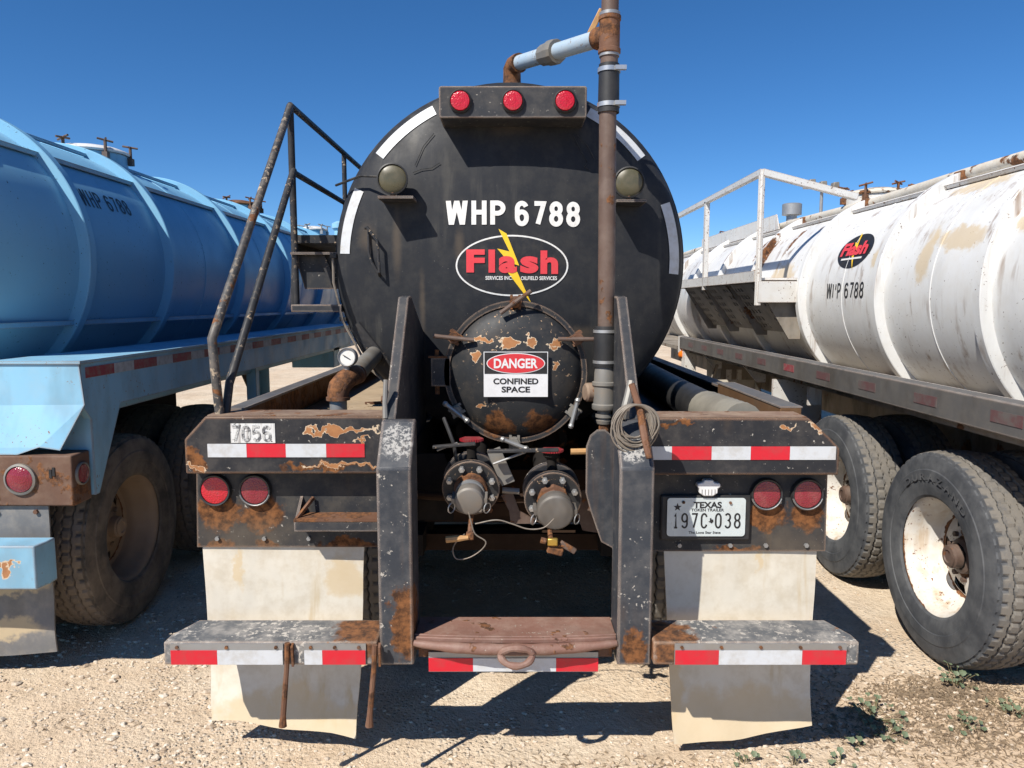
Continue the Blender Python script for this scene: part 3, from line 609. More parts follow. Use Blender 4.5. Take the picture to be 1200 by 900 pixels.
def clamp(ang, rusty, tb, L):
    """swing bolt with lug and T-bar at an angle round the manhole"""
    ca, sa = math.cos(ang), math.sin(ang); c = Vector((MX + ca*.312, MY-.05, MZ + sa*.312)); mat = 'rustpipe' if rusty else 'galv'
    r = Vector((ca, 0, sa)); tg = Vector((-sa, 0, ca)); y = Vector((0, 1, 0))
    k = MB()
    for s in (-1, 1): k.obox(c + tg*.018*s + y*.03, r*.032, tg*.006, y*.05)
    k.cyl(c + y*.11, c - y*.055, .0095, 10)
    k.cyl(c - y*.030, c - y*.052, .024, 6); k.cyl(c - y*.022, c - y*.030, .027, 14)
    o = k.build('clamp', 'rust' if rusty else 'coupling', mh)
    d = Vector((math.cos(tb), 0, math.sin(tb))); q = c - y*.062
    b = MB().tube([q - d*L, q - d*(L*.6), q, q + d*(L*.6), q + d*L], [.0105, .0095, .0105, .0095, .0105], 10)
    if not rusty:
        for s in (-1, 1): b.lathe([(-.014, 0), (-.010, .010), (0, .014), (.010, .010), (.014, 0)], q + d*L*s, d, 10)
    b.build('t_handle', mat, mh)
clamp(R(90), True, R(36), .082); clamp(R(150), True, R(-6), .088); clamp(R(29), True, R(0), .088)
clamp(R(213), False, R(-38), .060); clamp(R(-34), False, R(76), .058); clamp(R(-91), False, R(-22), .055)
# danger sign
MB().lathe([(-.036, .296), (-.036, .318), (-.046, .320), (-.060, .318), (-.060, .294)], (MX, MY, MZ), (0, 1, 0), 64, True).build('lid_rim', 'lid', mh)
sx, sz, sy = .0165, 1.4515, MY - .134
sg = MB().box(sx-.1395, sx+.1395, sy, sy+.003, sz-.0985, sz+.0985).build('warning_sign', 'sign_white', bt)
MB().tube([(sx, sy+.002, sz+.05), (sx, sy+.03, sz+.05)], .004, 6).build('rivet', 'zinc', sg)
fl = lambda cx, cz, e: (lambda u, q: (cx+u, sy-e, cz+q))
v, f = rect(.272, .093); decal(v, f, fl(sx, sz+.0492, .0012), 'sign_panel', 'ink', sg)
v, f = ell(.127, .045); decal(v, f, fl(sx, sz+.048, .0020), 'sign_oval', 'sign_white', sg)
v, f = ell(.123, .0415); decal(v, f, fl(sx, sz+.048, .0028), 'sign_oval', 'sign_red', sg)
v, f = text2d('DANGER', w=.190, h=.043, bold=.03); decal(v, f, fl(sx, sz+.048, .0036), 'sign_lettering', 'sign_white', sg)
v, f = text2d('CONFINED', w=.196, h=.0265, bold=.032); decal(v, f, fl(sx, sz-.030, .0012), 'sign_lettering', 'ink', sg)
v, f = text2d('SPACE', w=.124, h=.0265, bold=.032); decal(v, f, fl(sx, sz-.066, .0012), 'sign_lettering', 'ink', sg)

# vent mast and crossover pipe
mx, my = .404, 3.2
ms = MB().tube([(mx+.003, my, 1.64), (mx, my, 2.1), (mx-.003, my, 2.575)], .0365, 20).build('vent_pipe', 'rustpipe', bt)
def seg(name, mat, prof, top=0): return MB().lathe(prof, (mx, my, 0), (0, 0, 1), 24).build(name, mat, ms)
seg('valve_stub', 'rust', [(1.15, 0), (1.15, .024), (1.255, .024), (1.255, 0)])
seg('pipe_union', 'coupling', [(1.235, 0), (1.235, .032), (1.25, .036), (1.252, .030), (1.262, .030), (1.264, .039), (1.278, .039), (1.28, .031), (1.29, .031), (1.293, .041), (1.305, .041), (1.31, .03), (1.31, 0)])
seg('cam_coupling', 'coupling', [(1.298, 0), (1.298, .052), (1.303, .055), (1.320, .055), (1.325, .049), (1.40, .049), (1.405, .056), (1.418, .056), (1.422, .047), (1.46, .046), (1.49, .040), (1.49, 0)])
seg('rubber_sleeve', 'rubber', [(1.485, 0), (1.485, .050), (1.50, .052), (1.64, .050), (1.66, .048), (1.66, 0)])
for z0 in (1.50, 1.632):
    seg('hose_clamp', 'zinc', [(z0, .051), (z0, .0535), (z0+.013, .0535), (z0+.013, .051)]); MB().box(mx+.035, mx+.075, my-.045, my-.025, z0-.001, z0+.014).build('clamp_screw', 'zinc', ms)
seg('rubber_sleeve', 'rubber', [(2.55, 0), (2.55, .045), (2.745, .043), (2.745, 0)])
for z0 in (2.572, 2.712):
    seg('hose_clamp', 'zinc', [(z0, .0445), (z0, .048), (z0+.018, .048), (z0+.018, .0445)]); MB().box(mx+.02, mx+.066, my-.050, my-.03, z0+.001, z0+.018).build('clamp_screw', 'zinc', ms)
seg('pipe_stub', 'rustpipe', [(2.72, 0), (2.72, .037), (2.80, .037), (2.80, 0)])
tz = 2.862
seg('pipe_tee', 'rust', [(2.785, 0), (2.785, .042), (2.79, .047), (2.805, .047), (2.808, .043), (2.916, .043), (2.92, .047), (2.935, .047), (2.937, .041), (2.937, 0)])
seg('pipe_collar', 'galv', [(2.775, .037), (2.775, .042), (2.785, .042), (2.785, .037)]); seg('pipe_collar', 'galv', [(2.937, .037), (2.937, .043), (2.95, .043), (2.95, .037)])
MB().tube([(mx, my, 2.93), (mx+.004, my, 3.3)], .036, 20).build('pipe_stub', 'rustpipe', ms)
MB().tube([(mx+.004, my, 3.28), (mx+.004, my, 3.36), (mx+.004, my-.03, 3.42), (mx+.004, my-.10, 3.45), (mx+.004, my-.14, 3.43)], .042, 16).build('vent_elbow', 'rust', ms)
A, B = Vector((mx, my, tz)), Vector((.0, 3.88, 2.952)); d = (B-A).normalized()
MB().lathe([(.0, .038), (.06, .040), (.065, .045), (.085, .045), (.085, 0)], A, d, 20).build('pipe_tee', 'rust', ms)
MB().cyl(A + d*.08, A + d*.40, .036, 20).build('crossover_pipe', 'bluepipe', ms)
MB().lathe([(.385, .036), (.385, .052), (.40, .056), (.44, .056), (.455, .05), (.50, .048), (.505, .041), (.505, .03)], A, d, 12).build('pipe_union', 'coupling', ms, ang=25)
MB().cyl(A + d*.50, B - d*.05, .036, 20).build('crossover_pipe', 'bluepipe', ms)
el = [B - d*.075, B - d*.05, B - d*.02 + Vector((0, 0, -.004)), B + Vector((0, 0, -.022)), B + Vector((0, .01, -.055)), B + Vector((0, .01, -.10))]
MB().tube(el, [.047, .046, .045, .045, .045, .046], 18).build('pipe_elbow', 'rust', ms)
MB().cyl(B + Vector((0, .01, -.16)), B + Vector((0, .01, -.085)), .041, 18).build('pipe_stub', 'galv', ms)
q = A + d*.14 + Vector((.0, 0, .03)); MB().bar(q, q + Vector((.05, -.02, .095)), .024, .007, (0, 1, 0)).build('valve_lever', 'wood', ms, bevel=.003)
# ball valve at the foot of the mast
MB().box(mx-.03, mx+.028, my-.045, my+.03, 1.095, 1.16).build('ball_valve', 'rust', ms, bevel=.008)
MB().tube([(mx-.02, my-.05, 1.125), (mx-.07, my-.055, 1.122), (mx-.15, my-.055, 1.12)], [.010, .014, .014], 10).build('valve_lever', 'wood', ms)
MB().cyl((mx-.085, my+.02, 1.37), (mx-.045, my+.03, 1.37), .042, 16, ch=.008).build('cam_cap', 'deckrust', ms)

# ladder handrail and steps at the tank's left side
hr = MB().tube([(-1.118, 2.80, 1.325), (-1.130, 2.80, 1.50), (-1.136, 2.80, 1.625), (-1.125, 2.845, 1.70), (-1.09, 3.68, 2.64), (-1.082, 3.73, 2.715)], .0175, 12).build('handrail', 'rail_worn', bt)
MB().tube([(-1.105, 2.82, 1.325), (-1.100, 2.86, 1.45), (-1.075, 3.73, 2.41)], .0165, 12).build('rail_tube', 'rail_tube', hr)
MB().tube([(-1.082, 3.73, 1.72), (-1.082, 3.73, 2.72)], .017, 12).build('rail_tube', 'rail_tube', hr)
MB().tube([(-1.082, 3.73, 2.718), (-1.082, 5.3, 2.718), (-1.082, 12, 2.718)], .016, 12).build('rail_tube', 'rail_tube', hr)
MB().tube([(-1.078, 3.73, 2.40), (-1.078, 12, 2.40)], .015, 12).build('rail_tube', 'rail_tube', hr)
for y in (4.88, 6.4, 7.9, 9.4): MB().tube([(-1.08, y, 2.05), (-1.08, y, 2.718)], .015, 10).build('rail_tube', 'rail_tube', hr)
wk = MB().box(-1.10, -.75, 3.78, 12, 2.06, 2.10).build('walkway', 'rail_tube', bt)
MB().box(-1.10, -1.09, 3.78, 12, 2.0, 2.09).build('toe_board', 'frame', wk)
MB().prism([(-1.075, 2.005), (-.86, 2.005), (-.872, 1.83), (-1.045, 1.83), (-1.075, 1.94)], 'xz', 3.76, 3.768).build('step_plate', 'panel', wk)
MB().box(-1.095, -.85, 3.70, 3.80, 1.998, 2.010).build('step', 'frame', wk)
MB().bar((-.955, 3.75, 2.0), (-.90, 3.75, 1.86), .03, .01, (0, 1, 0)).build('step_brace', 'rail_tube', wk)
MB().box(-1.095, -.845, 3.68, 3.83, 1.715, 1.752).build('step', 'frame', wk, bevel=.004)
MB().tube([(-1.082, 3.73, 2.02), (-1.098, 3.73, 1.73)], .014, 10).build('step_hanger', 'rail_tube', wk)

# tail frame: two posts, gussets, rails, panels
for x0, x1 in ((-.475, -.353), (.377, .499)):
    p = MB().prism([(2.53, .465), (2.53, 1.185), (2.66, 1.335), (2.70, 1.335), (2.70, .465)], 'yz', x0, x1).build('post', 'post', bt, bevel=.007, seg=2)
for x0, x1 in ((-.474, -.430), (.436, .480)):
    MB().prism([(2.70, 1.20), (2.70, 1.335), (3.10, 1.785), (3.18, 1.79), (3.66, 1.60), (3.66, 1.05), (2.9, 1.05)], 'yz', x0, x1).build('gusset', 'frame', bt, bevel=.005)
def rail(side):
    poly = [(-1.238, 1.115), (-1.238, 1.247), (-1.155, 1.336), (-.477, 1.336), (-.477, 1.115)] if side < 0 else [(.501, 1.110), (1.240, 1.110), (1.240, 1.212), (1.205, 1.25), (1.118, 1.330), (.501, 1.330)]
    return MB().prism(poly, 'xz', 2.75, 2.90).build('rear_rail', 'rail', bt, bevel=.007, seg=3)
rl, rr_ = rail(-1), rail(1)
MB().box(-1.150, -.480, 2.758, 2.898, 1.3362, 1.3395).build('rail_top_plate', 'deckrust', rl); MB().box(.504, 1.112, 2.758, 2.898, 1.3302, 1.3335).build('rail_top_plate', 'deckrust', rr_)
yt = 2.7465
def strip(parent, x0, x1, z0, z1, y, mat, name='reflective_tape', t=.0015): return MB().box(x0, x1, y-t, y+.002, z0, z1).build(name, mat, parent, smooth=False)
for x0, x1, m in ((-1.150, -1.003, 'white_tape'), (-1.0025, -.855, 'red_tape'), (-.8545, -.702, 'white_tape'), (-.7015, -.557, 'red_tape')): strip(rl, x0, x1, 1.180, 1.231, yt+.002, m)
for x0, x1, m in ((.515, .604, 'white_tape'), (.6045, .754, 'red_tape'), (.7545, .902, 'white_tape'), (.9025, 1.050, 'red_tape'), (1.0505, 1.224, 'white_tape')): strip(rr_, x0, x1, 1.170, 1.221, yt+.002, m)
strip(rl, -1.060, -.893, 1.235, 1.309, yt+.002, 'sticker', 'number_sticker')
stroke_text('7056', .034, .062, .0095, .005, lambda u, q, e: (-.982+u, yt-.0015-e, 1.271+q), 'letter', 'digit', rl)
def panel(side):
    poly = [(-1.232, 1.118), (-1.243, .802), (-.476, .802), (-.476, 1.118)] if side < 0 else [(.500, 1.113), (.500, .785), (1.238, .785), (1.232, 1.113)]
    return MB().prism(poly, 'xz', 2.83, 2.836).build('rear_panel', 'panel', bt)
pl, pr_ = panel(-1), panel(1)
for par, xs, z in ((pl, (-1.158, -1.002), 1.034), (pr_, (.993, 1.152), 1.018)):
    for i, x in enumerate(xs):
        MB().lathe([(.004, .063), (-.010, .064), (-.022, .060), (-.020, .054), (-.004, .054)], (x, 2.83, z), (0, 1, 0), 32).build('lamp_grommet', 'rubber', par)
        MB().lathe([(.004, .0545), (-.012, .0545), (-.017, .052), (-.0195, .035), (-.020, 0)], (x, 2.83, z), (0, 1, 0), 32).build('lamp_lens', 'lens' if par is pl and i == 0 else 'lens_dull', par)
        if not (par is pl and i == 0):
            pts = [(x + .0585*math.cos(a), 2.812, z + .0585*math.sin(a)) for a in [R(195 + 150*k/14) for k in range(15)]]
            MB().tube(pts, .004, 6).build('lamp_ring', 'galv', par)
for par, xs, z in ((pl, (-1.160, -.975, -.8), .838), (pr_, (.66, .86, 1.0, 1.16), .81)):
    for x in xs: MB().cyl((x, 2.832, z), (x, 2.820, z), .009, 6).build('bolt', 'galv', par)
# pull-out step bracket on the left panel
sbk = MB().box(-.83, -.476, 2.735, 2.75, .893, .937).build('step_bracket', 'frame', bt, bevel=.004)
MB().box(-.83, -.476, 2.735, 2.83, .931, .943).build('bracket_shelf', 'rust', sbk)
MB().prism([(2.75, .893), (2.75, .94), (2.829, 1.008), (2.829, .893)], 'yz', -.829, -.818).build('bracket_web', 'frame', sbk)
MB().bar((-.822, 2.75, .94), (-.775, 2.82, 1.005), .012, .012).build('bracket_rib', 'rust', sbk)
MB().box(-.83, -.476, 2.838, 2.842, .80, .88).build('bracket_backing', 'rust', sbk)
# licence plate and its lamp
px, pz, py = .757, .930, 2.806
MB().box(px-.175, px+.175, py+.006, 2.829, pz-.095, pz+.085).build('plate_backing', 'rubber', bt, bevel=.006)
pp = []
for (cx, cz, a0) in ((px+.140, pz+.064, 0), (px-.140, pz+.064, 90), (px-.140, pz-.064, 180), (px+.140, pz-.064, 270)):
    for k in range(5): a = R(a0 + k*22.5); pp.append((cx + .0125*math.cos(a), cz + .0125*math.sin(a)))
lp = MB().prism(pp, 'xz', py, py+.002).build('licence_plate', 'plate', bt)
def ptxt(s, cx, cz, w, h, b=.02):
    v, f = text2d(s, w=w, h=h, bold=b); decal(v, f, lambda u, q: (px+cx+u, py-.001, pz+cz+q), 'plate_lettering', 'ink', lp)
ptxt('TEXAS', .004, .049, .110, .0255, .035); ptxt('TOKEN TRAILER', .004, .029, .128, .0115, .02)
stroke_text('197C', .0265, .062, .0068, .0115, lambda u, q, e: (px-.062+u, py-.001-e, pz-.014+q), 'plate_lettering', 'ink', lp)
stroke_text('038', .0265, .062, .0068, .0105, lambda u, q, e: (px+.084+u, py-.001-e, pz-.014+q), 'plate_lettering', 'ink', lp)
v = [(-.009, -.002), (-.003, -.002), (-.003, .011), (.003, .011), (.003, .006), (.0105, .005), (.012, -.004), (.004, -.012), (.0005, -.008), (-.004, -.007)]
decal([(a*.95, b*.95) for a, b in v], [tuple(range(len(v)))], lambda u, q: (px+.017+u, py-.001, pz-.014+q), 'plate_emblem', 'ink', lp)
v = [((.017 if k % 2 == 0 else .007)*math.cos(R(90+36*k)), (.017 if k % 2 == 0 else .007)*math.sin(R(90+36*k))) for k in range(10)]
decal(v, [tuple(range(10))], lambda u, q: (px-.113+u, py-.001, pz+.040+q), 'plate_emblem', 'ink', lp)
ptxt('The Lone Star State', -.005, -.061, .125, .010, .02)
for x, z in ((-.09, .06), (.092, .058)): MB().cyl((px+x, py+.003, pz+z), (px+x, py-.006, pz+z), .006, 6).build('plate_bolt', 'rust', lp)
ln = MB().prism([(-.045, .02), (-.042, .032), (-.022, .036), (-.018, .046), (.016, .046), (.022, .035), (.044, .032), (.046, .018), (.036, .012), (.036, -.006), (.018, -.018), (-.018, -.018), (-.036, -.006), (-.036, .012)], 'xz', 0, .035)
ln.v = [(a+.76, b+2.792, c+1.035) for a, b, c in ln.v]; ln = ln.build('plate_lamp', 'sign_white', bt, bevel=.004)
for k in range(5): MB().box(.733+k*.0125, .735+k*.0125, 2.7905, 2.795, 1.022, 1.044).build('lamp_rib', 'coupling', ln)

# mud flaps: thick sheets that hang behind the panels and curl a little
def flap(name, x0, x1, ztop, zl, zr, y0, mat, root, curl=.03, seed=1, dx=0., fwd=.105, dr=None):
    mb = MB(); nx, nz = 12, 14; t = .009; vs = []
    for side in (0, 1):
        for j in range(nz+1):
            for i in range(nx+1):
                u, w = i/nx, j/nz; zb = zl + (zr-zl)*u**1.6 + .016*mnoise.noise((u*3, seed, 0)); z = ztop + (zb-ztop)*w
                y = y0 + curl*math.sin(w*3.14)*(.3+.6*u) - fwd*w**1.2 + .026*w*mnoise.noise((u*2.2+seed, w*2, seed)) - .03*w*w*w*(u-.5)*(1 if seed == 1 else -1) + side*t
                vs.append((x0 + (x1-x0)*u + (dx*(1-u) + (dx if dr is None else dr)*u)*w + .006*mnoise.noise((w*4, seed+u*.3, 2)), y, z))
    N = (nx+1)*(nz+1); q = lambda s, i, j: s*N + j*(nx+1) + i; fs = []
    for j in range(nz):
        for i in range(nx): fs += [(q(0,i,j), q(0,i+1,j), q(0,i+1,j+1), q(0,i,j+1)), (q(1,i,j), q(1,i,j+1), q(1,i+1,j+1), q(1,i+1,j))]
        fs += [(q(0,0,j), q(0,0,j+1), q(1,0,j+1), q(1,0,j)), (q(0,nx,j), q(1,nx,j), q(1,nx,j+1), q(0,nx,j+1))]
    for i in range(nx): fs += [(q(0,i,0), q(1,i,0), q(1,i+1,0), q(0,i+1,0)), (q(0,i,nz), q(0,i+1,nz), q(1,i+1,nz), q(1,i,nz))]
    return mb.add(vs, fs).build(name, mat, root)
flap('mud_flap', -1.228, -.585, .86, .122, .064, 2.842, 'flap', bt, seed=1, dx=.045, dr=-.025); flap('mud_flap', .600, 1.213, .86, .042, .100, 2.842, 'flap', bt, seed=4, dx=.035, dr=-.028)

# bumper: two wings with screwed-on tape plates, drawbar between the posts
for x0, x1, tp, pw in ((-1.236, -.478, ((-1.208, -1.044, 'red_tape'), (-1.0435, -.812, 'white_tape'), (-.735, -.672, 'white_tape'), (-.6715, -.519, 'red_tape')), ((-1.210, -.810), (-.737, -.517))),
                       (.502, 1.232, ((.578, .732, 'red_tape'), (.7325, 1.027, 'white_tape'), (1.0275, 1.183, 'red_tape')), ((.576, 1.185),))):
    pe = [(2.50, .482), (2.50, .568), (2.70, .568), (2.70, .482)]
    if x0 < 0: poly = [(-1.236, 2.502), (-1.236, 2.56), (-1.185, 2.69), (-.478, 2.69), (-.478, 2.502)]
    else: poly = [(.502, 2.502), (.502, 2.69), (1.185, 2.69), (1.232, 2.56), (1.232, 2.502)]
    bp = MB().prism(poly, 'xy', .480, .566).build('bumper', 'bumper', bt, bevel=.008, seg=3)
    for a, b in pw: MB().box(a, b, 2.4975, 2.506, .484, .561).build('tape_plate', 'galv', bp)
    for a, b, m in tp: strip(bp, a, b, .4855, .5375, 2.4965, m)
    for a, b in pw:
        for k in range(3 if b-a < .5 else 5): MB().cyl((a+.025+k*(b-a-.05)/(2 if b-a < .5 else 4), 2.50, .549), (a+.025+k*(b-a-.05)/(2 if b-a < .5 else 4), 2.492, .549), .0065, 6).build('screw', 'rust', bp)
for x, zt in ((-.792, .568), (-.484, .56)):
    MB().tube([(x, 2.490, zt), (x-.004, 2.487, .48), (x-.022, 2.484, .30), (x-.024, 2.482, .262)], [.010, .009, .0105, .015], 8).build('flap_rod', 'rust', bt)
    MB().prism([(2.50, .565), (2.482, .555), (2.49, .48), (2.50, .485)], 'yz', x+.012, x+.020).build('rod_lug', 'rust', bt)
# drawbar with its ring
n = 24; bow = lambda u: 1-abs(u)**2.4
edge_f = [(.012 + .364*(-1 + 2*i/n), 2.545 - .018*bow(-1 + 2*i/n)) for i in range(n+1)]
db = MB().prism([(-.352, 2.715), (.376, 2.715)][::-1] + edge_f, 'xy', .548, .566).build('drawbar', 'drawbar', bt, bevel=.003)
MB().tube([(x, y-.010, .547 - .016*bow((x-.012)/.364)) for x, y in edge_f], [.011 + .010*bow(-1 + 2*i/n) + .0012*math.sin(i*1.7) for i in range(n+1)], 12).build('lip', 'drawbar', db, ang=60)
MB().tube([(x, y+.016, .567) for x, y in edge_f], [.0035 + .0012*math.sin(i*2.1) for i in range(n+1)], 6).build('weld_bead', 'drawbar', db)
MB().box(-.340, .364, 2.57, 2.582, .478, .549).build('web', 'rust', db)
for x in (-.348, .372): MB().prism([(2.56, .55), (2.70, .55), (2.70, .47), (2.58, .50)], 'yz', x-.006, x+.006).build('end_gusset', 'rust', db)
pts = [(.016 + .056*math.cos(a_), 2.497 - .020*abs(math.sin(a_)) + .012*math.sin(a_), .522 + .027*math.sin(a_)) for a_ in [2*math.pi*k/28 for k in range(28)]]
MB().tube(pts, [.0125 + .0015*math.sin(k*1.3) for k in range(28)], 10, True).build('tow_ring', 'drawbar', db)
ub = MB().box(-.303, .313, 2.56, 2.566, .425, .500).build('under_bar', 'galv', bt)
for a, b, m in ((-.303, -.142, 'red_tape'), (-.1415, .160, 'white_tape'), (.1605, .313, 'red_tape')): strip(ub, a, b, .428, .478, 2.5585, m)

# outlet valves between the posts
def valve(cx, cz, ph, big):
    ax = Vector((.03 if cx > 0 else .0, -1, -.17)).normalized(); o = Vector((cx, 2.90, cz)); e = Vector((0, 0, 1)) - ax*ax.z; e.normalize(); s = ax.cross(e)
    vb = MB().lathe([(-.42, 0), (-.42, .058), (-.16, .058), (-.15, .075), (-.02, .075), (-.02, .058)], o, ax, 24).build('outlet_valve', 'under', bt)
    MB().lathe([(-.115, .05), (-.115, .118), (-.092, .118), (-.092, .05)], o, ax, 36, True).build('flange', 'frame', vb)
    MB().lathe([(-.025, .03), (-.025, .116), (-.002, .116), (0, .114), (0, .05), (-.002, .045)], o, ax, 40).build('flange', 'lid', vb)
    for k in range(8):
        a = ph + k*math.pi/4; p = o + (e*math.cos(a) + s*math.sin(a))*.092
        MB().cyl(p, p + ax*.016, .0125, 6).build('bolt', 'zinc', vb); MB().cyl(p + ax*.016, p + ax*.024, .0075, 8).build('stud', 'zinc', vb)
    MB().lathe([(0, .068), (.022, .066), (.024, .056), (.045, .056)], o, ax, 8 if big else 24).build('adapter', 'rust', vb, ang=20)
    MB().lathe([(.04, .05), (.042, .058), (.060, .058), (.062, .050), (.075, .050)], o, ax, 28).build('camlock_ring', 'galv', vb)
    r = .072 if big else .057
    MB().lathe([(.072, .045), (.074, r), (.120, r), (.128, r-.006), (.130, r-.012), (.1285, 0)], o, ax, 32).build('dust_cap', 'alu', vb, ang=30)
    for sd in (-1, 1):
        p = o + ax*.085 + s*sd*(r+.006)
        MB().obox(p, s*.006, e*.010, ax*.034).build('cam_arm', 'alu', vb)
        c = p + ax*.03 - e*.03 + s*sd*.006
        MB().tube([c + (e*math.cos(a) + (s*.6+ax*.8).normalized()*math.sin(a))*.020 for a in [2*math.pi*k/16 for k in range(16)]], .0024, 6, True).build('pull_ring', 'zinc', vb)
    # actuator neck with red throttle plate and long flat lever
    t = o - ax*.075; up = Vector((0, .05, 1)).normalized()
    MB().lathe([(.06, .022), (.135, .020), (.148, .034), (.165, .036), (.165, 0)], t, up, 20).build('neck', 'under', vb)
    q = [(.050*math.cos(R(a))*(1 if k % 2 else .93), .050*math.sin(R(a))*(1 if k % 2 else .93)) for k, a in enumerate(range(180, 362, 6))] + [(.03, .035), (-.03, .035)]
    k = MB().prism(q, 'xy', 0, .010); c = t + up*.168; k.v = [(a+c.x, b+c.y, h+c.z) for a, b, h in k.v]; k.build('throttle_plate', 'redvalve', vb)
    return vb
vl = valve(-.165, 1.020, R(22), False); vr = valve(.165, .975, R(22), True)
MB().bar((-.315, 2.885, 1.192), (-.145, 2.90, 1.203), .028, .012).build('valve_lever', 'rail_tube', vl, bevel=.003)
MB().bar((-.098, 2.88, 1.176), (.185, 2.89, 1.180), .028, .013).build('valve_lever', 'rail_tube', vr, bevel=.003)
MB().tube([(-.30, 2.90, 1.175), (-.22, 2.93, 1.20)], .004, 6).build('lever_link', 'galv', vl); MB().tube([(-.075, 2.88, 1.125), (.06, 2.9, 1.172)], .005, 6).build('lever_link', 'galv', vr)
MB().tube(smooth([(-.165, 2.74, .97), (-.155, 2.735, .93), (-.14, 2.735, .885), (-.10, 2.735, .855), (-.12, 2.735, .82), (-.17, 2.735, .79), (-.215, 2.735, .79), (-.225, 2.735, .83), (-.20, 2.735, .87), (-.18, 2.735, .885)]), .0026, 6).build('lanyard', 'cable', vl)
MB().tube(smooth([(-.14, 2.735, .925), (-.06, 2.735, .940), (.0, 2.735, .925), (.06, 2.735, .905), (.12, 2.735, .91), (.16, 2.735, .945)]), .0028, 6).build('lanyard', 'cable', vr)
MB().tube([(-.25, 2.72, .868), (-.21, 2.72, .872), (-.165, 2.72, .876)], [.013, .013, .008], 8).build('drain_lever', 'wood', vl)
MB().box(-.175, -.145, 2.72, 2.76, .865, .89).build('drain_valve', 'rust', vl, bevel=.004)
pd = MB().box(.135, .175, 2.73, 2.748, .838, .868).build('padlock', 'brass', vr, bevel=.005)
MB().cyl((.11, 2.74, .86), (.13, 2.74, .855), .012, 8).build('drain_stub', 'rust', vr)
MB().obox((.165, 2.75, .815), (.030, 0, -.008), (0, .012, 0), (.004, 0, .013)).build('drain_valve', 'rust', vr, bevel=.005)
MB().obox((.215, 2.76, .825), (.03, 0, -.018), (0, .008, 0), (.006, 0, .01)).build('drain_lever', 'rustpipe', vr, bevel=.004)
MB().tube(smooth([(.15, 2.84, .90), (.148, 2.79, .875), (.15, 2.752, .855), (.16, 2.75, .82)]), .010, 8).build('drain_pipe', 'rust', vr)
MB().tube(smooth([(-.16, 2.84, .955), (-.16, 2.79, .91), (-.16, 2.745, .885)]), .010, 8).build('drain_pipe', 'rust', vl)
MB().tube([(.16, 2.75, .83), (.19, 2.755, .832), (.215, 2.76, .828)], .006, 8).build('drain_stem', 'rust', vr)
MB().obox((-.045, 2.95, 1.10), (.030, 0, -.070), (.026, 0, .01), (0, .008, 0)).build('stay_plate', 'coupling', bt)
MB().tube([(-.04, 2.99, .99), (.03, 2.99, .985)], .013, 8).build('drain_line', 'coupling', bt)
MB().prism([(-.045, .965), (.0, .985), (.03, .90), (.09, .865), (.09, .845), (-.005, .845), (-.012, .90)], 'xz', 3.00, 3.01).build('valve_stay', 'rustpipe', bt)
for x, z in ((-.165, 1.06), (.16, 1.02)):
    MB().tube([(x, 3.22, z), (x, 3.34, z+.02), (x, 3.42, z+.08), (x, 3.45, z+.20)], .062, 16).build('outlet_elbow', 'shaderust', bt)
    MB().cyl((x, 3.43, z+.10), (x, 3.455, z+.115), .10, 20).build('pad_flange', 'under', bt)
MB().tube([(-.43, 3.15, .93), (-.2, 3.14, .915), (.1, 3.14, .92), (.43, 3.16, .90)], .018, 10).build('air_line', 'shaderust', bt)
MB().tube([(-.28, 3.0, 1.29), (-.255, 2.96, 1.24), (-.235, 2.95, 1.19), (-.225, 2.95, 1.12)], .008, 8).build('vent_hose', 'rubber', bt)
MB().prism([(-.43, 1.10), (-.30, 1.10), (-.26, .98), (-.26, .80), (-.43, .80)], 'xz', 3.20, 3.212).build('bulkhead_plate', 'under', bt)
MB().prism([(.24, .96), (.43, 1.0), (.43, .78), (.30, .80)], 'xz', 3.05, 3.06).build('bulkhead_plate', 'rustpipe', bt)
MB().box(-.43, .43, 3.26, 3.32, .80, .86).build('cross_member', 'shaderust', bt)
for k in range(4): MB().cyl((-.3 + k*.2, 3.255, .83), (-.3 + k*.2, 3.262, .83), .014, 6).build('bolt', 'rust', bt)
# mast bracket plate inboard of the right post
MB().prism([(.296, 1.19), (.312, 1.235), (.340, 1.258), (.372, 1.258), (.40, 1.235), (.43, 1.19), (.432, .76), (.36, .80), (.315, .93), (.296, 1.0)], 'xz', 2.90, 2.912).build('mast_bracket', 'post', bt)

lt = MB().prism([(2.74, 1.30), (2.74, 1.40), (2.77, 1.44), (2.82, 1.44), (2.84, 1.40), (2.84, 1.30)], 'yz', -.486, -.4745).build('latch_plate', 'frame', bt, bevel=.003)
MB().tube([(-.468, 2.705, 1.335), (-.472, 2.72, 1.39), (-.470, 2.74, 1.475)], [.011, .009, .0095], 8).build('latch_rod', 'coupling', lt)
MB().cyl((-.487, 2.79, 1.395), (-.497, 2.79, 1.395), .014, 6).build('bolt', 'rust', lt)
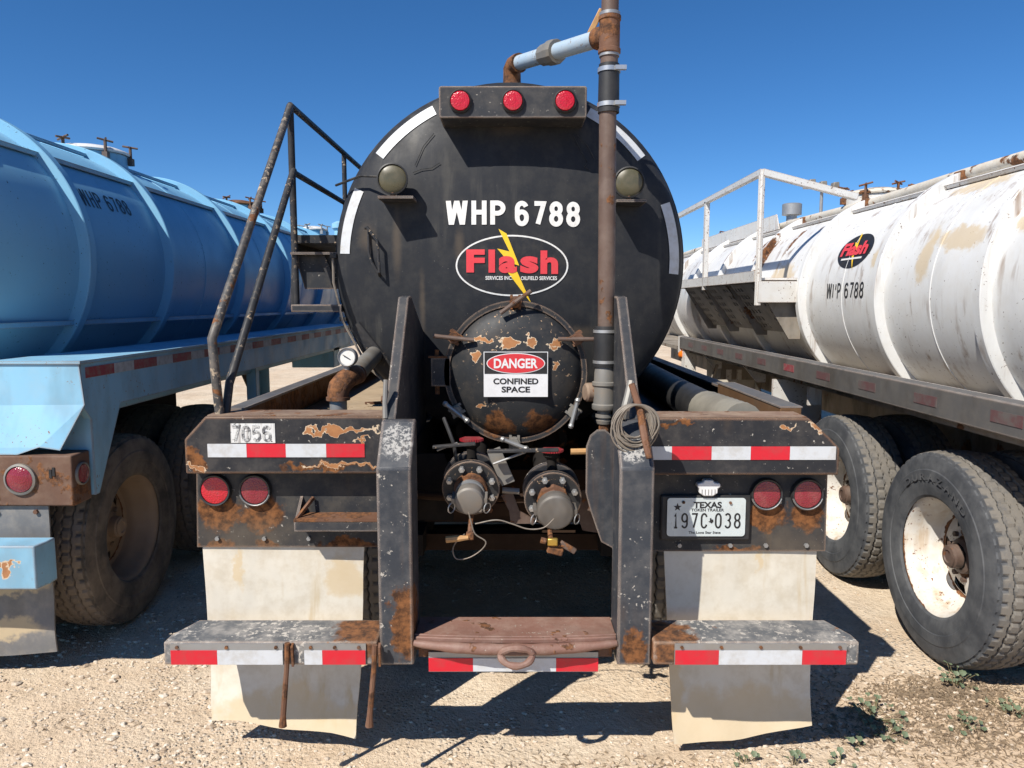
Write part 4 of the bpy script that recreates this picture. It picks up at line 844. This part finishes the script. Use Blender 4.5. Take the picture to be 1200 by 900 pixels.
# gauge pipe on the left deck
gp = MB().tube([(-.735, 3.1, 1.19), (-.735, 3.1, 1.36)], .036, 18).build('gauge_pipe', 'galv', bt)
MB().cyl((-.735, 3.1, 1.352), (-.735, 3.1, 1.366), .050, 20).build('pipe_flange', 'rust', gp)
e0 = Vector((-.735, 3.1, 1.365)); MB().tube([e0, e0 + Vector((0, 0, .015)), e0 + Vector((.004, .008, .042)), e0 + Vector((.02, .035, .065)), e0 + Vector((.035, .075, .078)), e0 + Vector((.06, .14, .085))], [.044, .045, .046, .045, .043, .041], 18).build('pipe_elbow', 'rust', gp)
MB().tube([e0 + Vector((.05, .11, .082)), e0 + Vector((.052, .3, .11)), e0 + Vector((.055, .62, .15))], .043, 18).build('tank_inlet', 'coupling', gp)
MB().cyl(e0 + Vector((.03, .05, .09)), e0 + Vector((.03, .05, .14)), .012, 8).build('gauge_stem', 'galv', gp)
gc = e0 + Vector((.034, .035, .166))
gg = MB().lathe([(.028, 0), (.028, .040), (-.004, .041), (-.008, .038), (-.004, .034), (.0, .034)], gc, (.1, 1, -.05), 28).build('pressure_gauge', 'galv', gp)
MB().lathe([(.001, .0345), (.001, 0)], gc, (.1, 1, -.05), 28).build('gauge_dial', 'gauge_face', gp)
MB().bar(gc + Vector((-.018, -.003, .010)), gc + Vector((.014, -.003, -.010)), .003, .001, (0, 1, 0)).build('gauge_needle', 'ink', gp)

# deck trays either side of the tank, frame and running gear underneath
MB().box(-1.12, -.49, 2.905, 12.5, 1.165, 1.19).build('deck', 'deck', bt); MB().box(.50, 1.12, 2.905, 12.5, 1.165, 1.19).build('deck', 'darkdeck', bt)
for k, y in enumerate((3.18, 3.42, 3.75, 4.2)): MB().obox((-.66, y, 1.197), (.17, .06, 0), (-.004, .012, 0), (0, 0, .006)).build('deck_strip', 'rust', bt)  # low rust-coloured strips laid across the left deck
cl = MB().prism([(-1.135, 1.17), (-1.135, 1.345), (-1.065, 1.345), (-1.065, 1.335), (-1.125, 1.335), (-1.125, 1.17)], 'xz', 2.905, 12.5).build('side_channel', 'greyrail', bt)
MB().box(-1.1235, -1.1185, 2.91, 12.4, 1.20, 1.333).build('channel_liner', 'rust', cl)
cr = MB().prism([(1.145, 1.17), (1.145, 1.335), (1.07, 1.335), (1.07, 1.325), (1.135, 1.325), (1.135, 1.17)], 'xz', 3.80, 12.5).build('side_channel', 'frame', bt)
MB().prism([(1.150, 1.19), (1.150, 1.345), (1.065, 1.345), (1.065, 1.19)], 'xz', 2.905, 3.80).build('timber_board', 'plank', cr, bevel=.004)
MB().box(1.062, 1.153, 2.905, 3.81, 1.346, 1.352).build('board_cap', 'greyrail', cr)
for x in (-.50, .42): MB().box(x, x+.08, 2.95, 12.5, .86, 1.16).build('frame_rail', 'under', bt)
for y in (3.50, 3.9, 4.7, 5.6, 6.6, 8): MB().box(-.52, .53, y, y+.06, .70, .96).build('cross_member', 'shaderust' if y < 3.6 else 'under', bt)
MB().box(-.43, .43, 3.44, 3.50, .58, .66).build('cross_member', 'shaderust', bt)
MB().box(-.49, .50, 4.0, 12.5, 1.10, 1.13).build('deck_floor', 'under', bt)
for x in (-1.1, .51): MB().box(x, x+.58, 2.95, 12.5, 1.13, 1.162).build('deck_floor', 'under', bt)
MB().box(-1.2, 1.2, 6.4, 6.45, .25, 1.13).build('splash_shield', 'under', bt)
for y in (3.85, 5.07):
    MB().cyl((-1.0, y, .515), (1.0, y, .515), .065, 14).build('axle', 'under', bt)
    for x, s in ((-1.215, -1), (1.215, 1)): wheel(bt, x, y, s, 'black')
    for x in (-.46, .46): MB().box(x-.05, x+.05, y-.55, y+.55, .60, .70).build('spring', 'under', bt)
for x in (-.8, .8): MB().box(x-.08, x+.08, 10.5, 10.7, .0, 1.13).build('landing_leg', 'under', bt)

# things hung on and laid in the trailer
cm = MB(); rr = random.Random(3)
for k in range(24):
    a0 = rr.uniform(-.5, .5); rx = rr.uniform(.048, .080); rz = rr.uniform(.058, .086); cx = .436 + rr.uniform(-.008, .008); cz = 1.402 - rz; yy = 2.622 - .030*rr.random()
    cm.tube([(cx + rx*math.sin(t)*(1 + .08*math.sin(2*t+a0)), yy - .012*math.cos(t) - .016*(1-math.cos(t)) + .004*math.sin(3*t+a0), cz + rz*math.cos(t)) for t in [2*math.pi*j/36 for j in range(36)]], .0031, 6, True)
o = cm.build('cable_coil', 'cable'); tag(o, 'coil of thin grey steel cable hung on the right tail post', 'cable')
o = MB().tube([(.43, 2.640, 1.47), (.455, 2.60, 1.38), (.462, 2.545, 1.30), (.475, 2.515, 1.225)], [.012, .013, .014, .011], 8).build('hook_rod', 'rust'); tag(o, 'rusty orange hook rod through the cable coil', 'hook')
MB().tube([(.40, 2.66, 1.34), (.425, 2.69, 1.42), (.44, 2.72, 1.47)], .014, 8).build('hook_shank', 'coupling', o)
hs = empty('suction_hose', (.90, 3.6, 1.19)); tag(hs, 'thick black suction hose with grey end cuff lying in the right deck tray', 'hose')
hz = 1.19 + .084
MB().tube([(.885, 3.30, hz), (.89, 3.8, hz), (.92, 5, hz), (.93, 8, hz), (.93, 11, hz)], .084, 20).build('hose', 'rubber', hs)
cf = MB(); cf.tube([(.925 - .04*k/16, 2.93 + .40*k/16, hz + .003) for k in range(17)], [.0865 + (.0015 if k % 2 else 0) for k in range(17)], 20); cf.build('hose_cuff', 'hosecuff', hs)
lb = MB()
for k in range(150):
    x, y = rr.uniform(-1.0, -.5), 2.93 + 1.2*rr.random()**1.5; s = rr.uniform(.006, .017); a = rr.random()*6; z = 1.199 + rr.random()*.012
    lb.add([(x + s*math.cos(a), y + s*math.sin(a), z), (x + .4*s*math.cos(a+1.6), y + .4*s*math.sin(a+1.6), z+.3*s), (x - s*math.cos(a), y - s*math.sin(a), z+.4*s), (x - .4*s*math.cos(a+1.6), y - .4*s*math.sin(a+1.6), z)], [(0, 1, 2, 3)])
o = lb.build('leaf_litter', 'dry', smooth=False, fixn=False); tag(o, 'dry leaf litter on the left deck by the gauge pipe', 'litter', kind='stuff')

# ------------------------------------------------------------------ shared pieces of the two neighbours
def on_tank(cx, cz, r, side, e):       # a point on a lying tank: a = angle from the top towards the side, y along it
    return lambda y, a: (cx + side*(r+e)*math.sin(a), y, cz + (r+e)*math.cos(a))
def side_text(body, w, h, yc, ac, cx, cz, r, side, mat, parent, bold=.02, name='lettering', e=.003):
    v, f = text2d(body, w=w, h=h, bold=bold); fn = on_tank(cx, cz, r, side, e); dy = -1 if side < 0 else 1
    return decal(v, f, lambda u, q: fn(yc + dy*u, ac - q/r), name, mat, parent, cut=.05)
def neighbour_tank(root, cx, cz, r, y0, y1, mat, rings, seams):
    pr = [(y1-y0+.2, 0), (y1-y0+.17, r*.6), (y1-y0+.08, r*.93), (y1-y0, r)] + [(a, r) for a in (6, 4, 2, 0)]
    for k in range(1, 11): a = k/10*math.pi/2; pr.append((-.16*math.sin(a), r*math.cos(a) if k < 10 else 0))
    tk = MB().lathe(pr, (cx, y0, cz), (0, 1, 0), 128).build('tank', mat, root, ang=50)
    for y in rings: MB().lathe([(-.035, r-.01), (-.035, r+.058), (-.03, r+.063), (.03, r+.063), (.035, r+.058), (.035, r-.01)], (cx, y, cz), (0, 1, 0), 128, True).build('stiffener_ring', mat, tk)
    for y in seams: MB().lathe([(-.006, r-.004), (-.003, r+.004), (.003, r+.004), (.006, r-.004)], (cx, y, cz), (0, 1, 0), 96, True).build('weld_seam', mat, tk)
    return tk
def top_hatch(root, cx, y, zt, r, lidmat, neckmat, barmat, n=6, tilt=0):
    h = MB().cyl((cx, y, zt-.12), (cx, y, zt+.085), r, 32).build('hatch', neckmat, root)
    MB().lathe([(.085, r+.015), (.10, r+.02), (.112, r+.012), (.135, r*.8), (.155, r*.4), (.16, 0)], (cx, y, zt), (0, 0, 1), 36).build('lid', lidmat, h, ang=50)
    for k in range(n):
        a = 2*math.pi*k/n + .35; p = Vector((cx + (r+.02)*math.cos(a), y + (r+.02)*math.sin(a), zt))
        b = MB().cyl(p + Vector((0, 0, .03)), p + Vector((0, 0, .165)), .012, 8); b.box(p.x-.02, p.x+.02, p.y-.02, p.y+.02, zt+.02, zt+.075)
        for t in (.3+k, 1.9+k): b.tube([p + Vector((-.055*math.cos(t), -.055*math.sin(t), .16 + .012*math.sin(3*t))), p + Vector((.055*math.cos(t), .055*math.sin(t), .165 - .012*math.sin(3*t)))], .008, 8)
        b.build('wing_nut', barmat, h)
    return h

# ------------------------------------------------------------------ blue trailer on the left
bl = empty('tank_trailer', (-3.3, 6, 0)); tag(bl, 'light blue tank trailer parked on the left of the black one', 'trailer', 'tank trailers parked side by side')
BX, BZ, BR = -3.3, 2.03, .80
btk = neighbour_tank(bl, BX, BZ, BR, 3.62, 14, 'blue', (4.36, 5.42, 6.85, 8.25, 9.65, 11.05, 12.45), (6.1, 7.5, 8.9))
stroke_text('WHP 6788', .058, .115, .015, .016, lambda u, q, e: on_tank(BX, BZ, BR, 1, .003+e)(4.80+u, R(63)-q/BR), 'lettering', 'fadeink', btk)
fb = on_tank(BX, BZ, BR, 1, .0)
MB().tube([(BX+.27, 3.7, BZ+.772), (BX+.27, 13.9, BZ+.772)], .014, 8).build('top_rail', 'bluefr', btk)
for y in (4.36, 5.42, 6.85, 8.25, 9.65, 11.05): MB().cyl((BX+.27, y, BZ+.70), (BX+.27, y, BZ+.772), .012, 8).build('top_rail_stub', 'bluefr', btk)
q = fb(0, R(45)); MB().obox((q[0]+.012, 8.85, q[2]+.012), (.020, 0, -.006), (0, 5.1, 0), (.006, 0, .012)).build('drip_bar', 'bluefr', btk)
q = fb(0, R(118)); MB().obox((q[0]+.01, 8.85, q[2]-.01), (.03, 0, -.0), (0, 5.2, 0), (0, 0, .015)).build('sill_bar', 'bluefr', btk)
top_hatch(bl, BX, 5.95, BZ+BR-.005, .26, 'white', 'bluefr', 'rustpipe'); top_hatch(bl, BX, 9.1, BZ+BR+.0, .24, 'rust', 'bluefr', 'rust')
h = top_hatch(bl, BX+.1, 12.1, BZ+BR, .20, 'whitefr', 'bluefr', 'galv')
MB().lathe([(0, .10), (.22, .10), (.26, .14), (.34, .14), (.38, .06), (.38, 0)], (BX+.35, 12.9, BZ+BR-.06), (0, 0, 1), 16).build('vent_cap', 'bluefr', bl)
v, f = rect(.34, .055)
decal([(a, b) for a, b in v], f, lambda u, q: (-2.515 - .0 + q*.2, 3.535 - .0, 1.99+u), 'reflective_tape', 'white_tape', btk)
# side rail with its bevelled skirt, tape, rear corner
RX = -2.03
sr = MB().prism([(3.463, 1.475), (9.6, 1.475), (9.6, 1.33), (9.2, 1.245), (3.80, 1.245), (3.56, .83), (3.53, .83), (3.53, 1.2), (3.463, 1.27)], 'yz', RX-.035, RX).build('side_rail', 'bluefr', bl)
MB().prism([(RX-.42, 3.44), (RX+.012, 3.44), (RX+.012, 9.6), (RX-.42, 9.6)], 'xy', 1.476, 1.490).build('rail_cap', 'bluefr', sr)
y = 3.50; k = 0
while y < 9.3:
    L = .255 if k % 2 == 0 else .20
    if not (5.9 < y < 6.0): MB().box(RX-.002, RX+.0025, y, min(y+L-.002, 9.5), 1.404, 1.455).build('reflective_tape', 'old_red' if k % 2 == 0 else 'old_white', sr, smooth=False)
    y += L; k += 1
rp = MB().add([(-4.6, 3.45, 1.475), (RX, 3.45, 1.475), (RX+.022, 3.44, 1.285), (-2.11, 3.395, 1.075), (-2.20, 3.385, 1.092), (-2.30, 3.38, 1.058), (-4.6, 3.38, 1.058), (-4.6, 3.44, 1.265)], [(0, 1, 2, 7), (7, 2, 3, 4, 5, 6)])
rp.add([(-4.6, 3.46, 1.475), (RX, 3.46, 1.475), (RX+.02, 3.45, 1.28), (-2.11, 3.405, 1.075), (-2.20, 3.395, 1.092), (-2.30, 3.39, 1.058), (-4.6, 3.39, 1.058), (-4.6, 3.45, 1.26)], [(0, 1, 2, 7), (7, 2, 3, 4, 5, 6)])
n0 = [0, 1, 2, 3, 4, 5, 6, 7]; rp.f += [(a, b, b+8, a+8) for a, b in zip(n0, n0[1:] + [0])]
rp = rp.build('rear_panel', 'bluefr', bl, smooth=False)
for a, b, m in ((-2.185, RX-.005, 'old_red'), (-2.46, -2.187, 'old_white'), (-2.60, -2.462, 'old_red')): MB().add([(a, 3.4485, 1.400), (b, 3.4485, 1.400), (b, 3.449, 1.448), (a, 3.449, 1.448)], [(0, 1, 2, 3)]).build('reflective_tape', m, rp, smooth=False, fixn=False)
MB().prism([(-2.34, .83), (-2.032, .83), (-2.032, 1.30), (-2.34, 1.30)], 'xz', 3.525, 3.54).build('corner_plate', 'bluefr', bl)
lb_ = MB().box(-4.5, -2.045, 3.37, 3.52, .815, 1.055).build('lamp_box', 'rustbox', bl, bevel=.008)
for x in (-2.285, -2.62, -4.2):
    MB().lathe([(.004, .075), (-.012, .074), (-.016, .064), (-.004, .062)], (x, 3.37, .945), (0, 1, 0), 28).build('lamp_bezel', 'coupling', lb_)
    MB().lathe([(.0, .062), (-.012, .060), (-.022, .035), (-.024, 0)], (x, 3.37, .945), (0, 1, 0), 28).build('lamp_lens', 'lens_dull', lb_)
MB().lathe([(-.004, .055), (.010, .054), (.012, .048), (.004, .045)], (-2.045, 3.445, .955), (1, 0, 0), 24).build('lamp_bezel', 'coupling', lb_)
MB().lathe([(0, .045), (.010, .043), (.016, 0)], (-2.045, 3.445, .955), (1, 0, 0), 24).build('lamp_lens', 'lens_dull', lb_)
for x, z in ((-2.13, .98), (-2.145, .97)): MB().box(x-.006, x+.006, 3.366, 3.372, z-.02, z+.02).build('slot', 'ink', lb_, smooth=False)
fp = flap('mud_flap', -2.95, -2.18, .83, .075, .10, 3.39, 'greyflap', bl, seed=7, curl=.0, fwd=.03)
for x in (-2.235, -2.42): MB().cyl((x, 3.395, .785), (x, 3.376, .785), .011, 6).build('flap_bolt', 'rust', fp)
MB().prism([(-4.5, 3.17), (-2.115, 3.17), (-2.10, 3.24), (-2.10, 3.30), (-4.5, 3.30)], 'xy', .490, .690).build('bumper', 'bluefr', bl, bevel=.006)
for x in (-2.8, -3.8): MB().box(x-.05, x+.05, 3.28, 3.6, .52, .66).build('bumper_arm', 'bluefr', bl)
for y in (4.02, 5.22):
    for x, s in ((-2.085, 1), (-4.52, -1)): wheel(bl, x, y, s, 'blue', spin=1.1*y)
    MB().cyl((-4.3, y, .515), (-2.3, y, .515), .065, 12).build('axle', 'under', bl)
MB().box(-4.5, -2.10, 3.56, 13.6, 1.20, 1.245).build('deck', 'bluefr', bl)
for x in (-3.75, -2.92):
    MB().box(x, x+.08, 3.56, 6.2, .80, 1.2).build('frame_rail', 'under', bl); MB().box(x, x+.08, 6.2, 13.6, 1.06, 1.2).build('frame_rail', 'under', bl)
MB().box(-4.5, -3.9, 5.95, 5.99, .78, 1.245).build('fender_end', 'bluefr', bl)
MB().box(-2.14, -2.06, 5.92, 5.99, .70, 1.245).build('fender_post', 'bluefr', bl)
MB().cyl((-2.42, 7.1, .78), (-2.42, 7.1, 1.245), .075, 16).build('landing_leg', 'bluefr', bl); MB().cyl((-2.42, 7.1, .05), (-2.42, 7.1, .8), .05, 12).build('landing_leg', 'under', bl); MB().box(-2.55, -2.29, 6.97, 7.23, .0, .06).build('landing_foot', 'under', bl)
MB().cyl((-4.18, 7.1, .05), (-4.18, 7.1, 1.245), .07, 16).build('landing_leg', 'bluefr', bl)
MB().tube([(-2.5, 6.75, 1.2), (-2.47, 6.95, .92), (-2.44, 7.05, .85)], .02, 8).build('leg_brace', 'rustpipe', bl)
MB().box(-2.6, -2.10, 8.7, 9.0, 1.0, 1.245).build('tool_box', 'bluefr', bl, bevel=.01)

# ------------------------------------------------------------------ white trailer on the right
wt = empty('tank_trailer', (3.27, 6, 0)); tag(wt, 'white rust-streaked tank trailer parked on the right of the black one', 'trailer', 'tank trailers parked side by side')
WX, WZ, WR = 3.27, 1.825, .79
wtk = neighbour_tank(wt, WX, WZ, WR, 1.9, 13.5, 'white', (2.75, 3.88, 5.0, 6.32, 7.65, 8.9, 10.1, 11.3), (4.42, 5.6, 3.3))
stroke_text('WhP 6788', .062, .115, .015, .018, lambda u, q, e: on_tank(WX, WZ, WR, -1, .003+e)(5.56-u, R(88)-q/WR), 'lettering', 'ink', wtk)
fw = on_tank(WX, WZ, WR, -1, .003)
LY, LA = 5.56, R(66)
v, f = ell(.262, .138); decal(v, f, lambda u, q: fw(LY-u, LA-q/WR), 'emblem', 'ink', wtk, cut=.05)
fw2 = on_tank(WX, WZ, WR, -1, .006); fw3 = on_tank(WX, WZ, WR, -1, .009)
bolt(lambda u, q: fw2(LY-u*.85, LA-(q*.88)/WR), wtk)
v, f = text2d('Flash', w=.41, h=.108, bold=.045); decal(v, f, lambda u, q: fw3(LY-u, LA-(q+.012)/WR), 'emblem_lettering', 'logo_red', wtk, cut=.05)
v, f = rect(.33, .014); decal(v, f, lambda u, q: fw2(LY-u, LA-(q-.065)/WR), 'emblem_lettering', 'letter', wtk, cut=.05)
# crest pipe, drip bar, hatches
MB().tube([(WX-.27, y, WZ+.772 + .010*math.sin(y*1.7)) for y in [2.0+.6*k for k in range(20)]], .040, 14).build('crest_pipe', 'whitepipe', wtk)
for y in (3.88, 5.0, 6.32, 7.65): MB().box(WX-.33, WX-.21, y-.05, y+.05, WZ+.68, WZ+.80).build('pipe_saddle', 'rust', wtk, bevel=.01)
q = on_tank(WX, WZ, WR, -1, 0)(0, R(30)); MB().obox((q[0]-.01, 7.5, q[2]+.012), (.026, 0, .010), (0, 5.6, 0), (.006, 0, -.012)).build('drip_bar', 'whitefr', wtk)
top_hatch(wt, WX-.02, 6.72, WZ+WR, .27, 'whitepipe', 'whitefr', 'rust', 7); top_hatch(wt, WX, 10.9, WZ+WR, .22, 'whitefr', 'whitefr', 'rust')
MB().prism([(8.2, 2.56), (11.5, 2.56), (11.5, 2.73), (8.3, 2.73)], 'yz', WX-.36, WX-.345).build('spill_dam', 'whitefr', wt)
MB().lathe([(0, .06), (.17, .06), (.18, .11), (.30, .11), (.31, .095), (.31, 0)], (WX-.02, 8.75, WZ+WR-.02), (0, 0, 1), 18).build('vent_cap', 'galv', wt)
# walkway with railing
wr = MB().tube([(2.10, 6.36, 1.74), (2.10, 6.36, 2.835)], .028, 8).build('railing', 'whitefr', wt)
def sq(pts, w=.05):
    a, b = Vector(pts[0]), Vector(pts[1]); return MB().bar(a, b, w, w, (0, 0, 1) if abs((b-a).normalized().z) < .9 else (0, 1, 0))
sq([(2.10, 6.34, 2.85), (2.10, 10.2, 2.85)]).build('rail_tube', 'whitefr', wr); sq([(2.10, 6.36, 2.85), (2.93, 6.42, 2.655)], .055).build('rail_tube', 'whitefr', wr)
for y in (8.12, 9.75): sq([(2.10, y, 1.9), (2.10, y, 2.84)]).build('rail_post', 'whitefr', wr)
ww = MB().box(2.085, 2.60, 6.40, 10.4, 1.955, 1.975).build('walkway', 'whitefr', wt)
MB().box(2.075, 2.09, 6.40, 10.4, 1.94, 2.035).build('toe_board', 'whitefr', ww)
MB().box(2.09, 2.48, 6.33, 6.40, 1.765, 1.945).build('end_plate', 'whitefr', ww)
def perf(y0, y1, z0, z1, x0, x1):           # sloped perforated tread seen from below: real openings
    mb = MB(); nu, nv = 17, 13
    P = lambda i, j: (x0 + (x1-x0)*j/nv, y0 + (y1-y0)*i/nu, z0 + (z1-z0)*j/nv)
    vs = [P(i, j) for j in range(nv+1) for i in range(nu+1)]
    fs = [(j*(nu+1)+i, j*(nu+1)+i+1, (j+1)*(nu+1)+i+1, (j+1)*(nu+1)+i) for j in range(nv) for i in range(nu) if not (j % 2 and (i + (j//2) % 2) % 2 and (i > 9 or i < 4))]
    o = mb.add(vs, fs).build('perforated_tread', 'tread_plate', ww, smooth=False, fixn=False); s = o.modifiers.new('thickness', 'SOLIDIFY'); s.thickness = .006
    return o
for y0 in (6.45, 7.35, 8.25): perf(y0, y0+.72, 1.93, 1.50, 2.10, 2.44)
for y in (6.42, 7.25, 8.15, 9.05): MB().prism([(2.10, 1.94), (2.5, 1.94), (2.5, 1.45), (2.40, 1.45)], 'xz', y, y+.02).build('walkway_bracket', 'greasy_white', ww)
# side rail, wheels, underframe
wrl = MB().prism([(2.03, 1.215), (2.03, 1.355), (2.10, 1.362), (2.10, 1.205)], 'xz', 2.2, 8.95).build('side_rail', 'greyrail', wt, bevel=.006)
MB().box(2.08, 2.16, 2.2, 8.95, 1.335, 1.350).build('rail_cap', 'whitefr', wrl)
k = 0; y = 2.3
while y < 8.7:
    if k % 2 == 0: MB().box(2.0275, 2.032, y, y+.20, 1.262, 1.312).build('reflective_tape', 'old_red' if k == 10 else 'greyred', wrl, smooth=False)
    y += .30; k += 1
MB().box(2.03, 2.12, 8.95, 9.03, 1.16, 1.362).build('rail_end', 'whitefr', wrl)
am = MB().lathe([(0, .05), (-.02, .05), (-.05, .03), (-.055, 0)], (2.06, 8.93, 1.14), (0, 1, 0), 14).build('marker_lamp', 'amber', wt)
for y, sp in ((3.54, .4), (4.72, 2.0)):
    for x, s in ((2.06, -1), (4.48, 1)):
        we = wheel(wt, x, y, s, 'white', spin=sp)
        if s < 0 and y < 4: sidewall_letters(we, 2.0575, y, 'DURAZAND', R(-34), R(10.5), .392, .036)
    MB().cyl((2.2, y, .515), (4.3, y, .515), .065, 12).build('axle', 'under', wt)
MB().box(2.11, 4.45, 2.2, 13, 1.17, 1.215).build('deck', 'greasy_white', wt)
for x in (2.80, 3.66): MB().box(x, x+.08, 2.2, 13, .80, 1.17).build('frame_rail', 'greasy_white', wt)
MB().prism([(2.03, 1.17), (2.42, 1.17), (2.42, .82), (2.06, .70), (2.03, .9)], 'xz', 5.72, 5.74).build('fender_end', 'whitefr', wt)
fpn = MB().prism([(2.03, .99), (2.45, .99), (2.45, .55), (2.03, .68)], 'xz', 7.40, 7.42).build('fender_panel', 'flap', wt)
MB().prism([(6.55, .55), (7.39, .985), (7.39, .55)], 'yz', 2.44, 2.455).build('fender_side', 'whitefr', fpn)
MB().box(2.05, 2.19, 8.78, 8.92, .30, 1.215).build('landing_leg', 'whitefr', wt); MB().box(2.0, 2.24, 8.73, 8.97, .0, .3).build('landing_foot', 'greasy_white', wt)
for x, y in ((2.32, 7.95), (2.43, 7.95)): MB().box(x, x+.055, y, y+.02, .85, 1.045).build('hanger_strap', 'whitefr', wt)
for y in (8.0, 6.6): MB().prism([(2.06, 1.215), (2.20, 1.05), (2.28, 1.05), (2.28, 1.215)], 'xz', y, y+.015).build('outrigger', 'whitefr', wt)
MB().box(2.3, 2.75, 8.1, 8.7, .80, 1.12).build('tool_box', 'greasy_white', wt, bevel=.01)
MB().bar((2.15, 8.05, .80), (2.2, 7.9, 1.1), .03, .02).build('brace', 'greasy_white', wt)
MB().box(2.12, 2.22, 5.25, 5.27, 1.03, 1.17).build('fender_bracket', 'whitefr', wt)

# ------------------------------------------------------------------ flood light mast behind
pm = empty('floodlight_mast', (16.4, 40, 0)); tag(pm, 'distant slim floodlight mast with three lamps beyond the white trailer', 'mast')
MB().cyl((16.4, 40, 0), (16.4, 40, 8.15), .11, 12, .08).build('pole', 'galv', pm)
MB().box(15.4, 17.4, 39.95, 40.05, 7.75, 7.85).build('cross_arm', 'galv', pm)
for x, z in ((15.75, 8.0), (16.35, 7.9), (17.0, 7.85)): MB().prism([(x-.19, z-.2), (x+.19, z-.16), (x+.15, z+.22), (x-.15, z+.2)], 'xz', 39.6, 40.0).build('floodlight', 'coupling', pm, bevel=.04)

# ------------------------------------------------------------------ weeds and stubble on the right
def weed(x, y, s, n, label, tall=0):
    zz = gz(x, y); w = empty('weed', (x, y, zz)); tag(w, label, 'weed', 'weeds by the right side of the yard'); rr = random.Random(int(x*911+y*77)); L = MB(); S = MB()
    for k in range(n):
        a = rr.random()*2*math.pi; d = s*rr.random()**.7; h = rr.uniform(.01, .05)*(1+tall); c = Vector((x + d*math.cos(a), y + d*math.sin(a), zz + h)); lr = rr.uniform(.005, .014)
        S.tube([(x + d*.2*math.cos(a), y + d*.2*math.sin(a), zz - .003), (c.x - .3*d*math.cos(a), c.y - .3*d*math.sin(a), zz + h*.7), c], .0014, 4)
        nn = Vector((rr.uniform(-.5, .5), rr.uniform(-.8, .2), 1)).normalized(); u = nn.cross(Vector((0, 1, .1))).normalized(); vv = nn.cross(u); m = 10
        ring = [c + (u*math.cos(2*math.pi*i/m) + vv*math.sin(2*math.pi*i/m))*lr*(1 + .14*math.cos(5*2*math.pi*i/m)) + nn*lr*.22*math.cos(4*math.pi*i/m) for i in range(m)]
        L.add([c - nn*lr*.2] + ring, [(0, 1+i, 1+(i+1) % m) for i in range(m)])
    L.build('leaves', 'leaf', w, fixn=False); S.build('stalks', 'stalk', w)
for x, y, s_, n_, lb, tl in ((.90, 2.69, .055, 9, 'small mallow weed at the bottom edge below the right mud flap', 0), (1.09, 2.68, .04, 6, 'tiny sprig of green weed right of the mallow at the bottom edge', 0),
        (1.27, 2.68, .05, 9, 'low green weed at the bottom edge right of the two sprigs', 0), (1.56, 3.02, .13, 34, 'spreading green weed on the shadow edge beside the bumper end', .4), (1.55, 2.88, .09, 22, 'green weed just below the bumper-end shadow tip', 0),
        (1.40, 2.80, .06, 8, 'sparse weed nearest the right mud flap on shaded soil', 0), (2.07, 3.28, .10, 30, 'upright pale weed growing against the near white-rimmed tyre', .9), (2.18, 3.04, .12, 26, 'broad-leaved green weed at the right picture edge', .3), (1.90, 2.93, .08, 16, 'low ragged weed in the dry stubble', 0)):
    weed(x, y, s_, n_, lb, tl)
def stubble(cx, cy, rx, ry, n):
    rr = random.Random(int(cx*100)); mb = MB()
    for k in range(n):
        x, y = cx + rx*rr.gauss(0, .5), cy + ry*rr.gauss(0, .5); a = rr.random()*6.3; l = rr.uniform(.010, .045); h = rr.uniform(.001, .014); z = gz(x, y)
        d = Vector((math.cos(a), math.sin(a), 0)); p = Vector((-d.y, d.x, 0))*.0012
        mb.add([Vector((x, y, z-.002)) - p, Vector((x, y, z-.002)) + p, Vector((x, y, z)) + d*l*.6 + p*.8 + Vector((0, 0, h)), Vector((x, y, z)) + d*l + Vector((0, 0, h*rr.uniform(.2, 1.1))), Vector((x, y, z)) + d*l*.6 - p*.8 + Vector((0, 0, h))], [(0, 1, 2, 3, 4)])
    return mb
sm = stubble(1.85, 2.95, .70, .36, 4200); t2 = stubble(2.0, 3.22, .34, .12, 1500); sm.add(t2.v, t2.f); t2 = stubble(.35, 2.65, .7, .10, 260); sm.add(t2.v, t2.f); t2 = stubble(-1.4, 2.75, .8, .3, 40); sm.add(t2.v, t2.f)
o = sm.build('dry_grass', 'dry', smooth=False, fixn=False); tag(o, 'flattened dry brown grass stubble scattered over the ground', 'grass', kind='stuff')
